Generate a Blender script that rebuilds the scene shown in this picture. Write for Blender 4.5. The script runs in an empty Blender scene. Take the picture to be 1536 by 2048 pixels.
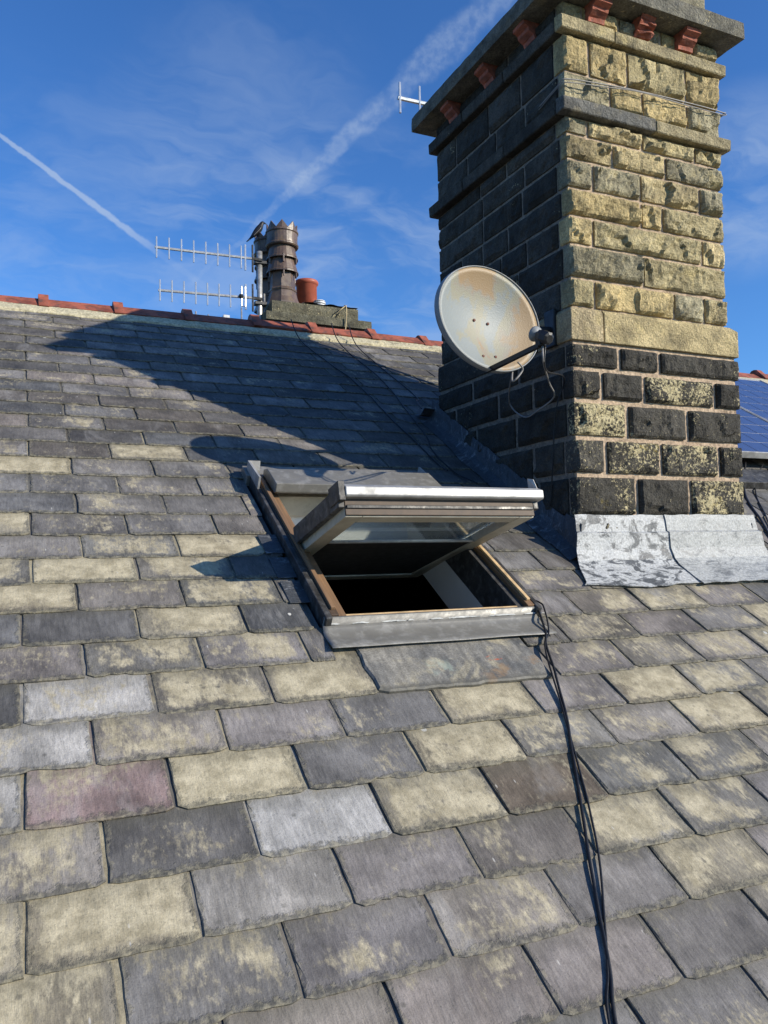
import bpy, bmesh, math, random
from mathutils import Vector, Matrix, noise
random.seed(7)
R = math.radians
sc = bpy.context.scene
col = sc.collection

# ------------------------------------------------------------ camera
yaw, pit, roll = R(24.5), R(3.127), R(-1.08)
fwd = Vector((math.sin(yaw)*math.cos(pit), math.cos(yaw)*math.cos(pit), math.sin(pit)))
rt = Vector((math.cos(yaw), -math.sin(yaw), 0))
up = rt.cross(fwd)
rt2 = rt*math.cos(roll)+up*math.sin(roll)
up2 = -rt*math.sin(roll)+up*math.cos(roll)
cam_d = bpy.data.cameras.new('camera')
cam_d.sensor_fit = 'VERTICAL'; cam_d.sensor_height = 36; cam_d.lens = 36*1629.43/2048
cam_d.clip_end = 5000; cam_d.clip_start = .02
cam = bpy.data.objects.new('camera', cam_d); col.objects.link(cam)
mm = Matrix((rt2, up2, -fwd)).transposed().to_4x4()
cam.matrix_world = mm
sc.camera = cam

# ------------------------------------------------------------ sky and sun
SUN_EL, SUN_AZ = R(25), R(137)
sc.view_settings.view_transform = 'Standard'; sc.view_settings.look = 'None'
sc.view_settings.gamma = 1; sc.view_settings.exposure = 0.25
SKY_STRENGTH = .105
sun_d = bpy.data.lights.new('sun', 'SUN'); sun_d.energy = 5.0; sun_d.angle = R(.53); sun_d.color = (1, .92, .77)
sun = bpy.data.objects.new('sun', sun_d); col.objects.link(sun)
sv = Vector((math.cos(SUN_EL)*math.sin(SUN_AZ), math.cos(SUN_EL)*math.cos(SUN_AZ), math.sin(SUN_EL)))
sun.rotation_euler = (-sv).to_track_quat('-Z', 'Y').to_euler(); sun.location = sv*60


class NT:
    """small helper round a node tree"""
    def __init__(s, tree): s.t = tree; s.L = tree.links
    def n(s, typ, **kw):
        nd = s.t.nodes.new(typ)
        for k, v in kw.items():
            if k.startswith('i_'):
                key = k[2:]; key = int(key) if key.isdigit() else key.replace('_', ' ')
                s.set(nd.inputs[key], v)
            else: setattr(nd, k, v)
        return nd
    def set(s, sock, v):
        if isinstance(v, bpy.types.NodeSocket): s.L.new(v, sock)
        else:
            if hasattr(sock.default_value, '__len__') and not hasattr(v, '__len__'): v = (v,)*len(sock.default_value)
            if hasattr(v, '__len__') and len(sock.default_value) == 4 and len(v) == 3: v = (*v, 1)
            sock.default_value = v
    def math(s, op, a, b=0.0, c=None, clamp=False):
        nd = s.t.nodes.new('ShaderNodeMath'); nd.operation = op; nd.use_clamp = clamp
        s.set(nd.inputs[0], a); s.set(nd.inputs[1], b)
        if c is not None: s.set(nd.inputs[2], c)
        return nd.outputs[0]
    def vm(s, op, a, b=(0, 0, 0)):
        nd = s.t.nodes.new('ShaderNodeVectorMath'); nd.operation = op
        s.set(nd.inputs[0], a); s.set(nd.inputs[1], b)
        return nd.outputs['Value'] if op in ('DOT_PRODUCT', 'LENGTH', 'DISTANCE') else nd.outputs[0]
    def mapping(s, v, loc=(0, 0, 0), rot=(0, 0, 0), scale=(1, 1, 1)):
        nd = s.t.nodes.new('ShaderNodeMapping')
        s.set(nd.inputs[0], v); s.set(nd.inputs[1], loc); s.set(nd.inputs[2], rot); s.set(nd.inputs[3], scale)
        return nd.outputs[0]
    def noise(s, v, scale, detail=3, rough=.55, dist=0, col=False):
        nd = s.t.nodes.new('ShaderNodeTexNoise')
        s.set(nd.inputs['Vector'], v); s.set(nd.inputs['Scale'], scale); s.set(nd.inputs['Detail'], detail)
        s.set(nd.inputs['Roughness'], rough); s.set(nd.inputs['Distortion'], dist)
        return nd.outputs[1] if col else nd.outputs[0]
    def voro(s, v, scale, feature='F1', out='Distance', rand=1):
        nd = s.t.nodes.new('ShaderNodeTexVoronoi'); nd.feature = feature
        s.set(nd.inputs['Vector'], v); s.set(nd.inputs['Scale'], scale); s.set(nd.inputs['Randomness'], rand)
        return nd.outputs[out]
    def step(s, v, a, b, lo=0.0, hi=1.0):
        nd = s.t.nodes.new('ShaderNodeMapRange'); nd.interpolation_type = 'SMOOTHSTEP'
        s.set(nd.inputs[0], v); s.set(nd.inputs[1], a); s.set(nd.inputs[2], b); s.set(nd.inputs[3], lo); s.set(nd.inputs[4], hi)
        return nd.outputs[0]
    def mix(s, f, a, b, mode='MIX'):
        nd = s.t.nodes.new('ShaderNodeMix'); nd.data_type = 'RGBA'; nd.blend_type = mode
        s.set(nd.inputs[0], f); s.set(nd.inputs[6], a); s.set(nd.inputs[7], b)
        return nd.outputs[2]
    def scale(s, c, f): return s.vm('SCALE', c) if False else s.mix(1.0, c, s.comb(f), 'MULTIPLY')
    def comb(s, f):
        nd = s.t.nodes.new('ShaderNodeCombineXYZ')
        for i in range(3): s.set(nd.inputs[i], f)
        return nd.outputs[0]
    def sep(s, v):
        nd = s.t.nodes.new('ShaderNodeSeparateXYZ'); s.set(nd.inputs[0], v); return nd.outputs
    def bump(s, h, strength=.5, dist=.01, normal=None):
        nd = s.t.nodes.new('ShaderNodeBump'); s.set(nd.inputs['Strength'], strength); s.set(nd.inputs['Distance'], dist); s.set(nd.inputs['Height'], h)
        if normal is not None: s.set(nd.inputs['Normal'], normal)
        return nd.outputs[0]


world = bpy.data.worlds.new('World'); sc.world = world; world.use_nodes = True
W = NT(world.node_tree)
world.cycles.sampling_method = 'MANUAL'; world.cycles.sample_map_resolution = 256
bg = world.node_tree.nodes['Background']
sky = W.n('ShaderNodeTexSky', sky_type='NISHITA', sun_disc=False, sun_elevation=SUN_EL, sun_rotation=SUN_AZ)
sky.air_density = 1.0; sky.dust_density = .35; sky.ozone_density = 2.2; sky.altitude = 150
hs = W.n('ShaderNodeHueSaturation', i_Saturation=1.12, i_Value=1.12, i_Color=sky.outputs[0])
skytint = W.mix(1.0, hs.outputs[0], (.56, .90, 1.32), 'MULTIPLY')
gen = W.n('ShaderNodeTexCoord').outputs['Generated']
dirv = W.vm('NORMALIZE', gen)
dx, dy, dz = W.sep(dirv)[:3]
flat = W.vm('DIVIDE', dirv, W.comb(W.math('ADD', W.math('MAXIMUM', dz, .02), .12)))   # cloud-layer coordinates
fw = W.vm('ADD', flat, W.vm('MULTIPLY', W.noise(flat, 2.0, 4, .6, col=True), (.55, .55, 0)))


def glow(c, k):      # soft patch of cirrus round a sky direction
    c = Vector(c).normalized()
    return W.step(W.vm('DOT_PRODUCT', dirv, tuple(c)), math.cos(k), 1.0)


cir = W.noise(W.mapping(fw, rot=(0, 0, R(-28)), scale=(1.0, 1.5, 1)), 2.6, 6, .58)
cirf = W.noise(W.mapping(fw, rot=(0, 0, R(-28)), scale=(1, 2.0, 1)), 9, 4, .6)
cir = W.math('ADD', W.math('MULTIPLY', cir, .86), W.math('MULTIPLY', cirf, .14))
patch = .0
acc = None
for c, k, a in (((.2339, .8482, .4752), .17, .42), ((.40, .86, .335), .20, .75), ((.70, .60, .385), .11, .95), ((.06, .945, .32), .24, .50), ((.27, .90, .34), .16, .40), ((-.5, .75, .40), .5, .4), ((.3, -.6, .6), .6, .4), ((.95, .1, .4), .4, .4), ((-.8, -.3, .5), .5, .4)):
    g = W.math('MULTIPLY', glow(c, k), a)
    acc = g if acc is None else W.math('ADD', acc, g, clamp=True)
cirm = W.math('MULTIPLY', W.step(cir, .40, .70), acc)


def contrail(a, b, w0, w1, puff):
    a = Vector(a).normalized(); b = Vector(b).normalized()
    nrm = a.cross(b).normalized(); tn = nrm.cross(a).normalized()
    ang = a.angle(b)
    along = W.math('DIVIDE', W.math('ARCTAN2', W.vm('DOT_PRODUCT', dirv, tuple(tn)), W.vm('DOT_PRODUCT', dirv, tuple(a))), ang)
    wig = W.math('MULTIPLY', W.math('SUBTRACT', W.noise(dirv, puff, 4, .6), .5), w1*1.1)
    off = W.math('ADD', W.vm('DOT_PRODUCT', dirv, tuple(nrm)), wig)
    wd = W.math('ADD', w0, W.math('MULTIPLY', W.math('MAXIMUM', along, 0), w1-w0))
    d = W.math('DIVIDE', W.math('ABSOLUTE', off), W.math('MAXIMUM', wd, .001))
    return W.step(d, .35, 1.0, 1, 0), along, off, wd


m1, al1, o1, _ = contrail((-.0146, .8987, .4384), (.1439, .9255, .3503), .0030, .0052, 60)
m1 = W.math('MULTIPLY', m1, W.math('MULTIPLY', W.step(al1, -2.5, -.3, 0, .85), W.step(al1, .75, 1.15, 1, .12)))
m2, al2, o2, wd2 = contrail((.2299, .9029, .3632), (.4497, .6865, .5714), .004, .024, 26)
tex2 = W.noise(dirv, 85, 3, .55)
m2 = W.math('MULTIPLY', m2, W.math('MULTIPLY', W.step(al2, -.35, .5, .04, .48), W.step(tex2, .30, .68, .35, 1)))
m2 = W.math('MULTIPLY', m2, W.step(al2, 1.6, 2.4, 1, 0))
cl = W.math('ADD', W.math('MULTIPLY', cirm, .8), W.math('ADD', m1, m2), clamp=True)
cloudcol = W.mix(.35, (4.4, 5.3, 6.5), skytint)
skyc = W.mix(W.math('MULTIPLY', cl, .80), skytint, cloudcol)
W.L.new(skyc, bg.inputs[0]); bg.inputs[1].default_value = SKY_STRENGTH

# ------------------------------------------------------------ roof frame
TH, H = R(31.25), 1.42
XA = Vector((1, 0, 0)); SA = Vector((0, math.cos(TH), math.sin(TH))); NA = Vector((0, -math.sin(TH), math.cos(TH)))


def RL(x, s, o=0.0): return XA*x + SA*s + NA*(o-H)


ROOF = Matrix.Identity(4)
for i, a in enumerate((XA, SA, NA)):
    for j in range(3): ROOF[j][i] = a[j]
ROOF.translation = NA*(-H)

# ------------------------------------------------------------ object helpers
WM = {}


def link(o, parent=None, mw=None):
    col.objects.link(o)
    mw = mw or Matrix.Identity(4)
    WM[o.name] = mw
    if parent is not None:
        o.parent = parent
        o.matrix_parent_inverse = Matrix.Identity(4)
        o.matrix_basis = WM[parent.name].inverted() @ mw
    else: o.matrix_world = mw
    return o


def empty(name, loc=(0, 0, 0), mw=None, parent=None):
    o = bpy.data.objects.new(name, None); o.empty_display_size = .1
    return link(o, parent, mw or Matrix.Translation(Vector(loc)))


def tag(o, label, cat, group=None):
    o['label'] = label; o['category'] = cat
    if group: o['group'] = group
    return o


class MB:
    def __init__(s): s.v = []; s.f = []
    def add(s, vs, fs):
        k = len(s.v); s.v += [Vector(p) for p in vs]; s.f += [tuple(i+k for i in f) for f in fs]; return s
    def box(s, a, b, T=None):
        (x0, y0, z0), (x1, y1, z1) = a, b
        vs = [Vector(p) for p in ((x0, y0, z0), (x1, y0, z0), (x1, y1, z0), (x0, y1, z0), (x0, y0, z1), (x1, y0, z1), (x1, y1, z1), (x0, y1, z1))]
        if T: vs = [T @ p for p in vs]
        return s.add(vs, [(0, 3, 2, 1), (4, 5, 6, 7), (0, 1, 5, 4), (1, 2, 6, 5), (2, 3, 7, 6), (3, 0, 4, 7)])
    def prof(s, pts, x0, x1, axis=0, T=None):
        """closed profile (list of 2d) swept along x"""
        n = len(pts); vs = []
        for x in (x0, x1):
            for p in pts:
                q = (x, p[0], p[1]) if axis == 0 else (p[0], x, p[1])
                vs.append(T @ Vector(q) if T else Vector(q))
        fs = [tuple(range(n-1, -1, -1)), tuple(range(n, 2*n))]
        for i in range(n):
            j = (i+1) % n; fs.append((i, j, n+j, n+i))
        return s.add(vs, fs)
    def tube(s, pts, r, n=8, closed_ends=True):
        pts = [Vector(p) for p in pts]; rs = r if hasattr(r, '__len__') else [r]*len(pts)
        vs = []; fs = []
        prev = None
        for i, p in enumerate(pts):
            t = (pts[min(i+1, len(pts)-1)]-pts[max(i-1, 0)]).normalized()
            if prev is None:
                a = t.orthogonal().normalized()
            else:
                a = (prev - t*prev.dot(t)).normalized()
            prev = a; b = t.cross(a)
            for k in range(n):
                an = 2*math.pi*k/n
                vs.append(p + (a*math.cos(an)+b*math.sin(an))*rs[i])
        for i in range(len(pts)-1):
            for k in range(n):
                k2 = (k+1) % n
                fs.append((i*n+k, i*n+k2, (i+1)*n+k2, (i+1)*n+k))
        if closed_ends:
            fs.append(tuple(range(n-1, -1, -1))); m = (len(pts)-1)*n; fs.append(tuple(m+k for k in range(n)))
        return s.add(vs, fs)
    def lathe(s, prof, n=24, c=(0, 0, 0), rot=0, closed=True):
        c = Vector(c); vs = []; fs = []
        for r, z in prof:
            for k in range(n):
                a = 2*math.pi*k/n+rot; vs.append(c+Vector((r*math.cos(a), r*math.sin(a), z)))
        for i in range(len(prof)-1):
            for k in range(n):
                k2 = (k+1) % n; fs.append((i*n+k, i*n+k2, (i+1)*n+k2, (i+1)*n+k))
        if closed:
            fs.append(tuple(range(n-1, -1, -1))); m = (len(prof)-1)*n; fs.append(tuple(m+k for k in range(n)))
        return s.add(vs, fs)
    def grid(s, fn, nu, nv):
        vs = [fn(u/nu, v/nv) for v in range(nv+1) for u in range(nu+1)]
        fs = [(v*(nu+1)+u, v*(nu+1)+u+1, (v+1)*(nu+1)+u+1, (v+1)*(nu+1)+u) for v in range(nv) for u in range(nu)]
        return s.add(vs, fs)
    def mesh(s, name, mat, smooth=False):
        me = bpy.data.meshes.new(name); me.from_pydata([tuple(p) for p in s.v], [], s.f)
        me.materials.append(mat)
        if smooth:
            me.polygons.foreach_set('use_smooth', [True]*len(me.polygons))
        me.update(); return me
    def build(s, name, mat, parent=None, mw=None, smooth=False, bevel=0, color=None, solid=0, angle=None):
        me = s.mesh(name, mat, smooth)
        o = bpy.data.objects.new(name, me)
        link(o, parent, mw)
        if solid:
            m = o.modifiers.new('solid', 'SOLIDIFY'); m.thickness = solid; m.offset = 0
        if bevel:
            m = o.modifiers.new('bevel', 'BEVEL'); m.width = bevel; m.segments = 2; m.limit_method = 'ANGLE'; m.angle_limit = R(40)
        if color: o.color = color
        return o


def catmull(pts, k=6):
    pts = [Vector(p) for p in pts]; P = [pts[0]]+pts+[pts[-1]]; out = []
    for i in range(1, len(P)-2):
        for j in range(k):
            t = j/k; a, b, c, d = P[i-1], P[i], P[i+1], P[i+2]
            out.append(.5*((2*b)+(-a+c)*t+(2*a-5*b+4*c-d)*t*t+(-a+3*b-3*c+d)*t**3))
    out.append(P[-2]); return out


# ------------------------------------------------------------ materials
def mat(name, fn, rough=.7, metal=0, spec=.4):
    m = bpy.data.materials.new(name); m.use_nodes = True
    n = NT(m.node_tree); b = m.node_tree.nodes['Principled BSDF']
    b.inputs['Roughness'].default_value = rough; b.inputs['Metallic'].default_value = metal
    b.inputs['Specular IOR Level'].default_value = spec
    r = fn(n, b)
    if r is not None: n.set(b.inputs['Base Color'], r)
    return m


def objco(n): return n.n('ShaderNodeTexCoord').outputs['Object']
def randco(n, k=41.0):
    oi = n.n('ShaderNodeObjectInfo')
    c = n.vm('ADD', objco(n), n.vm('MULTIPLY', n.comb(oi.outputs['Random']), (k, k*.7, k*1.3)))
    return c, oi


def plain(name, c, rough=.6, metal=0, var=.25, sc_=12, dirt=None, dirt_amt=.4, bump=.15, spec=.4):
    def fn(n, b):
        v = objco(n)
        f = n.noise(v, sc_, 5, .6)
        k = n.step(f, .25, .75, 1-var, 1+var)
        cc = n.scale(c, k)
        if dirt: cc = n.mix(n.math('MULTIPLY', n.step(n.noise(v, sc_*2.3, 6, .65), .48, .66), dirt_amt), cc, dirt)
        n.set(b.inputs['Normal'], n.bump(n.noise(v, sc_*8, 3), bump, .004))
        n.set(b.inputs['Roughness'], n.step(n.noise(v, sc_*3, 3), .2, .8, max(rough-.12, .05), min(rough+.12, 1)))
        return cc
    return mat(name, fn, rough, metal, spec)


def slate_fn(n, b):
    v, oi = randco(n)
    lv = objco(n); lx, ly, lz = n.sep(lv)[:3]
    base = oi.outputs['Color']; alpha = oi.outputs['Alpha']; rnd = oi.outputs['Random']
    rnd2 = n.math('FRACT', n.math('MULTIPLY', rnd, 91.7))
    big = n.noise(v, 6, 3, .6, .4)
    c = n.scale(base, n.step(big, .25, .78, .60, 1.40))
    grain = n.noise(n.mapping(v, rot=(0, 0, R(14)), scale=(1, .22, 1)), 110, 4, .7)
    c = n.scale(c, n.step(grain, .22, .78, .76, 1.24))
    # weather bloom: pale greyish wash running down the slope
    wash = n.noise(n.mapping(v, scale=(1, .35, 1)), 11, 4, .6, .6)
    c = n.mix(n.math('MULTIPLY', n.step(wash, .5, .72), n.step(rnd2, .1, 1, .04, .42)), c, (.36, .345, .33))
    # tan crust of lichen in patches with ragged edges
    ln = n.math('ADD', n.math('MULTIPLY', n.noise(v, 5.5, 5, .58, .5), .64), n.math('MULTIPLY', n.noise(n.mapping(v, rot=(0, 0, R(10)), scale=(1, .45, 1)), 75, 4, .7), .38))
    bx = n.step(n.math('SUBTRACT', .150, n.math('ABSOLUTE', lx)), 0, .045, .13, 0)
    by = n.step(ly, .0, .040, .15, 0)
    ln = n.math('SUBTRACT', ln, n.math('MAXIMUM', bx, by))
    lm = n.step(n.math('ADD', ln, n.math('MULTIPLY', n.math('SUBTRACT', alpha, .5), .42)), .445, .585)
    lcol = n.mix(n.step(n.noise(v, 17, 4, .7), .3, .7), (.27, .232, .152), (.52, .455, .315))
    c = n.mix(n.math('MULTIPLY', lm, .86), c, lcol)
    # dark crusty dots
    dots = n.math('MULTIPLY', n.step(n.voro(v, 34), .10, .26, 1, 0), n.step(n.noise(v, 9, 2), .54, .64))
    c = n.mix(n.math('MULTIPLY', dots, .55), c, (.07, .068, .06))
    c = n.scale(c, n.step(n.noise(v, 330, 2, .6), .25, .75, .88, 1.12))
    speck = n.step(n.noise(v, 210, 2, .5), .60, .74)
    c = n.mix(n.math('MULTIPLY', speck, .42), c, (.06, .06, .058))
    # pale short scratches and flecks
    fl = n.voro(n.mapping(v, rot=(0, 0, R(33)), scale=(1, .30, 1)), 34)
    flm = n.math('MULTIPLY', n.step(fl, .045, .085, 1, 0), n.step(n.noise(v, 10, 2), .48, .58))
    c = n.mix(n.math('MULTIPLY', flm, .6), c, (.52, .5, .46))
    bd = n.math('MULTIPLY', n.step(n.math('ADD', n.voro(v, 5.5), n.math('MULTIPLY', n.noise(v, 70, 3), .09)), .085, .10, 1, 0), n.step(rnd2, .62, .66))
    c = n.mix(n.math('MULTIPLY', bd, .8), c, (.60, .59, .55))
    # mossy, crumbled dressed edge along the tail and the sides
    en = n.math('MULTIPLY', n.math('SUBTRACT', n.noise(v, 48, 4, .7), .42), .055)
    tail = n.step(n.math('ADD', ly, n.math('MULTIPLY', en, -1)), .003, .017, 1, 0)
    side = n.step(n.math('ADD', n.math('SUBTRACT', .152, n.math('ABSOLUTE', lx)), n.math('MULTIPLY', en, -1)), .001, .008, 1, 0)
    edge = n.math('MAXIMUM', tail, n.math('MULTIPLY', side, .7))
    ecol = n.mix(n.step(n.noise(v, 60, 3), .38, .62), (.062, .060, .050), (.20, .18, .125))
    c = n.mix(n.math('MULTIPLY', edge, .72), c, ecol)
    # darker brown towards the head of the exposed part
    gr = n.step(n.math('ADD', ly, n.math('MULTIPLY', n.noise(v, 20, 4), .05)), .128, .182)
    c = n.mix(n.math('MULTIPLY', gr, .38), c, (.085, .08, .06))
    h = n.math('ADD', n.math('MULTIPLY', grain, .35), n.math('ADD', n.math('MULTIPLY', n.noise(v, 14, 4, .65), .9), n.math('MULTIPLY', n.math('MULTIPLY', n.noise(v, 90, 3), .5), n.math('ADD', edge, .15))))
    n.set(b.inputs['Normal'], n.bump(h, .75, .007))
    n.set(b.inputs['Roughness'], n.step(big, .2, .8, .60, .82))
    return c


M_slate = mat('slate', slate_fn, .7, spec=.22)


def stone_fn(n, b):
    v, oi = randco(n, 23)
    base = oi.outputs['Color']; alpha = oi.outputs['Alpha']
    c = n.scale(base, n.step(n.noise(v, 9, 6, .65, .5), .25, .75, .55, 1.45))
    c = n.mix(n.math('MULTIPLY', n.step(n.noise(v, 7, 5, .65), .50, .68), .5), c, n.mix(.5, n.scale(base, .35), (.10, .095, .075)))
    c = n.mix(n.math('MULTIPLY', n.step(n.noise(n.vm('ADD', v, (7, 3, 1)), 10, 4, .6), .54, .72), n.step(base, .08, .25, 0, .55)), c, (.56, .45, .215))
    c = n.scale(c, n.step(n.noise(v, 130, 3, .6), .25, .75, .65, 1.3))
    pos = n.n('ShaderNodeNewGeometry').outputs['Position']
    ln = n.math('ADD', n.math('MULTIPLY', n.noise(pos, 6.5, 3, .6, .6), .42), n.math('MULTIPLY', n.noise(v, 80, 4, .72), .58))
    lm = n.step(n.math('ADD', ln, n.math('MULTIPLY', n.math('SUBTRACT', alpha, .5), .30)), .535, .615)
    c = n.mix(lm, c, n.mix(n.noise(v, 40, 3), (.36, .295, .15), (.64, .555, .34)))
    ym = n.math('MULTIPLY', n.step(n.noise(v, 8, 3), .64, .72), n.step(n.noise(v, 60, 4), .46, .6))
    c = n.mix(n.math('MULTIPLY', ym, n.step(alpha, .3, .6, 0, .6)), c, (.30, .22, .03))
    h = n.math('ADD', n.noise(v, 26, 5, .72), n.math('MULTIPLY', n.noise(v, 160, 3, .6), .35))
    n.set(b.inputs['Normal'], n.bump(h, 1.0, .02))
    return c


M_stone = mat('rock_faced_sandstone', stone_fn, .85, spec=.25)


def mortar_fn(ca, cb):
    def fn(n, b):
        v = objco(n)
        c = n.mix(n.noise(v, 7, 4), ca, cb)
        c = n.scale(c, n.step(n.noise(v, 60, 4, .7), .25, .75, .6, 1.35))
        c = n.mix(n.math('MULTIPLY', n.step(n.noise(v, 5, 3), .52, .64), n.step(n.noise(v, 45, 3), .42, .6, 0, .6)), c, n.scale(ca, .35))
        n.set(b.inputs['Normal'], n.bump(n.noise(v, 70, 4, .7), .8, .008))
        return c
    return fn


M_mortar = mat('pinkish_lime_mortar', mortar_fn((.38, .27, .19), (.52, .41, .29)), .9, spec=.2)
M_bed = mat('ridge_mortar', mortar_fn((.40, .36, .24), (.58, .52, .36)), .9, spec=.2)
M_sootmortar = mat('sooty_mortar', mortar_fn((.10, .092, .08), (.16, .145, .125)), .9, spec=.2)
M_shademortar = mat('soot_shade_mortar', mortar_fn((.17, .145, .12), (.25, .215, .175)), .9, spec=.2)  # sooty grey, with the left face's shade put into the colour
M_deck = plain('roofing_felt', (.03, .03, .03), .9)
M_terra = plain('red_ridge_clay', (.27, .078, .045), .7, var=.45, sc_=9, dirt=(.075, .05, .042), dirt_amt=.75, bump=.5)
M_redpot = plain('terracotta_pot', (.40, .10, .055), .5, var=.15, sc_=5, dirt=(.22, .06, .04), dirt_amt=.4)
M_brownpot = plain('salt_glazed_pot', (.105, .070, .052), .38, var=.4, sc_=9, dirt=(.19, .13, .07), dirt_amt=.5, spec=.5)
M_brick = plain('red_corbel_brick', (.33, .10, .06), .8, var=.45, sc_=18, dirt=(.12, .06, .045), dirt_amt=.6, bump=.8)
M_capstone = mat('cap_stone', stone_fn, .85, spec=.25)


def lead_fn(lo, hi, t0, t1):
    def fn(n, b):
        v = objco(n)
        st = n.noise(n.mapping(v, rot=(0, 0, R(20)), scale=(1, 2.6, 1.2)), 9, 8, .68, 1.2)
        f = n.step(st, t0, t1)
        c = n.mix(f, lo, hi)
        c = n.scale(c, n.step(n.noise(v, 120, 4, .7), .25, .75, .62, 1.3))
        dk = n.step(n.noise(n.mapping(v, rot=(0, 0, R(-35)), scale=(1, 4, 1)), 26, 5, .7), .60, .68)
        c = n.mix(n.math('MULTIPLY', dk, .55), c, lo)
        n.set(b.inputs['Normal'], n.bump(n.noise(v, 22, 6, .7), .55, .01))
        n.set(b.inputs['Roughness'], n.step(st, .3, .7, .42, .68))
        return c
    return fn


M_lead = mat('white_weathered_lead', lead_fn((.15, .155, .155), (.36, .365, .355), .34, .54), .55, .0, .5)
M_lead2 = mat('streaked_lead', lead_fn((.085, .09, .095), (.42, .425, .42), .43, .52), .55, .0, .4)
M_leadd = mat('dark_lead', lead_fn((.050, .055, .062), (.20, .21, .225), .52, .68), .5, .0, .5)
M_wood = mat('weathered_pine', lambda n, b: (n.mix(n.noise(n.mapping(objco(n), scale=(30, 1.6, 30)), 3, 5, .6), (.33, .19, .095), (.055, .036, .026))), .65)
M_wooddark = mat('dark_stained_pine', lambda n, b: (n.mix(n.noise(n.mapping(objco(n), scale=(14, 1.2, 14)), 3, 5, .6), (.030, .024, .02), (.12, .075, .045))), .6)
M_paleedge = plain('bare_pine_edge', (.55, .38, .20), .6, var=.3, sc_=30)
M_clad = plain('grey_brown_cladding', (.155, .148, .132), .42, 0, var=.12, sc_=10, dirt=(.34, .33, .31), dirt_amt=.35, spec=.5)
M_alu = plain('weathered_aluminium', (.36, .355, .345), .5, .35, var=.3, sc_=9, dirt=(.50, .49, .47), dirt_amt=.7)
M_darkmetal = plain('dark_flashing_metal', (.05, .048, .046), .5, .2, var=.5, sc_=14, dirt=(.20, .20, .20), dirt_amt=.4)
M_cream = plain('cream_painted_wood', (.50, .46, .37), .5, var=.12, sc_=7, dirt=(.25, .21, .15), dirt_amt=.3)
M_white = plain('white_lining', (.70, .69, .66), .6, var=.05, sc_=5)
M_dark = plain('dark_attic', (.012, .011, .011), .9)  # near-black, so the attic's darkness lies in the colour
M_blind = plain('charcoal_blind', (.035, .034, .034), .8, var=.1)
M_black = plain('black_plastic', (.014, .014, .015), .45, var=.2)
M_cable = plain('black_cable', (.012, .012, .013), .4, var=.2)
M_cableg = plain('grey_cable', (.22, .21, .20), .5, var=.2)
M_steel = plain('galvanised_steel', (.42, .42, .41), .45, .6, var=.3, sc_=20, dirt=(.26, .20, .15), dirt_amt=.5)
M_aerial = plain('aerial_aluminium', (.60, .60, .60), .35, .6, var=.1)
M_grey = plain('grey_plastic', (.22, .23, .235), .5, var=.1)
M_ventw = plain('white_vent_cowl', (.68, .69, .68), .4, .2, var=.1)
M_stick = plain('dry_twig', (.46, .36, .20), .8)


def dish_fn(n, b):
    v = objco(n)
    c = n.mix(n.noise(v, 4, 3), (.165, .19, .195), (.235, .25, .24))
    st = n.math('ADD', n.math('MULTIPLY', n.noise(n.mapping(v, loc=(.31, .2, .45), scale=(5.2, 2.6, 1)), 1.3, 3, .5, .5), .8), n.math('MULTIPLY', n.noise(v, 50, 3), .12))
    m = n.step(st, .46, .56)
    c = n.mix(n.math('MULTIPLY', m, .85), c, n.mix(n.noise(v, 9, 3), (.255, .15, .055), (.31, .21, .10)))
    ring = n.math('MULTIPLY', n.step(st, .41, .46), n.step(st, .47, .52, 1, 0))
    c = n.mix(n.math('MULTIPLY', ring, .55), c, (.26, .22, .115))
    n.set(b.inputs['Normal'], n.bump(n.voro(v, 210), .25, .002))
    return c


M_dish = mat('rust_stained_dish', dish_fn, .5)


def glass_fn(n, b):
    b.inputs['Transmission Weight'].default_value = .85
    b.inputs['IOR'].default_value = 1.45
    n.set(b.inputs['Roughness'], .04)
    return (.78, .86, .84)


M_glass = mat('window_glass', glass_fn, .04, spec=.6)


def cell_fn(n, b):
    v = objco(n)
    return n.mix(n.step(n.voro(v, 40, out='Color'), .3, .7), (.020, .034, .10), (.035, .055, .15))


M_cell = mat('silicon_cell', lambda n, b: n.mix(n.noise(objco(n), 30, 2), (.045, .062, .14), (.062, .085, .19)), .15, 0, .6)
M_panelw = plain('panel_backsheet', (.55, .58, .62), .3, var=.05)
M_feather = plain('black_feathers', (.012, .012, .014), .45, var=.4, sc_=40)

# ------------------------------------------------------------ ground
def groundf(n, b):
    v = objco(n)
    return n.mix(n.noise(v, .05, 6), (.05, .075, .03), (.11, .10, .08))


g = MB(); S_ = 2500
g.add([(-S_, -S_, 0), (S_, -S_, 0), (S_, S_, 0), (-S_, S_, 0)], [(0, 1, 2, 3)])
gr = g.build('ground', mat('ground', groundf, .95), mw=Matrix.Translation((0, 0, -7.0)))
gr['kind'] = 'structure'

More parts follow.
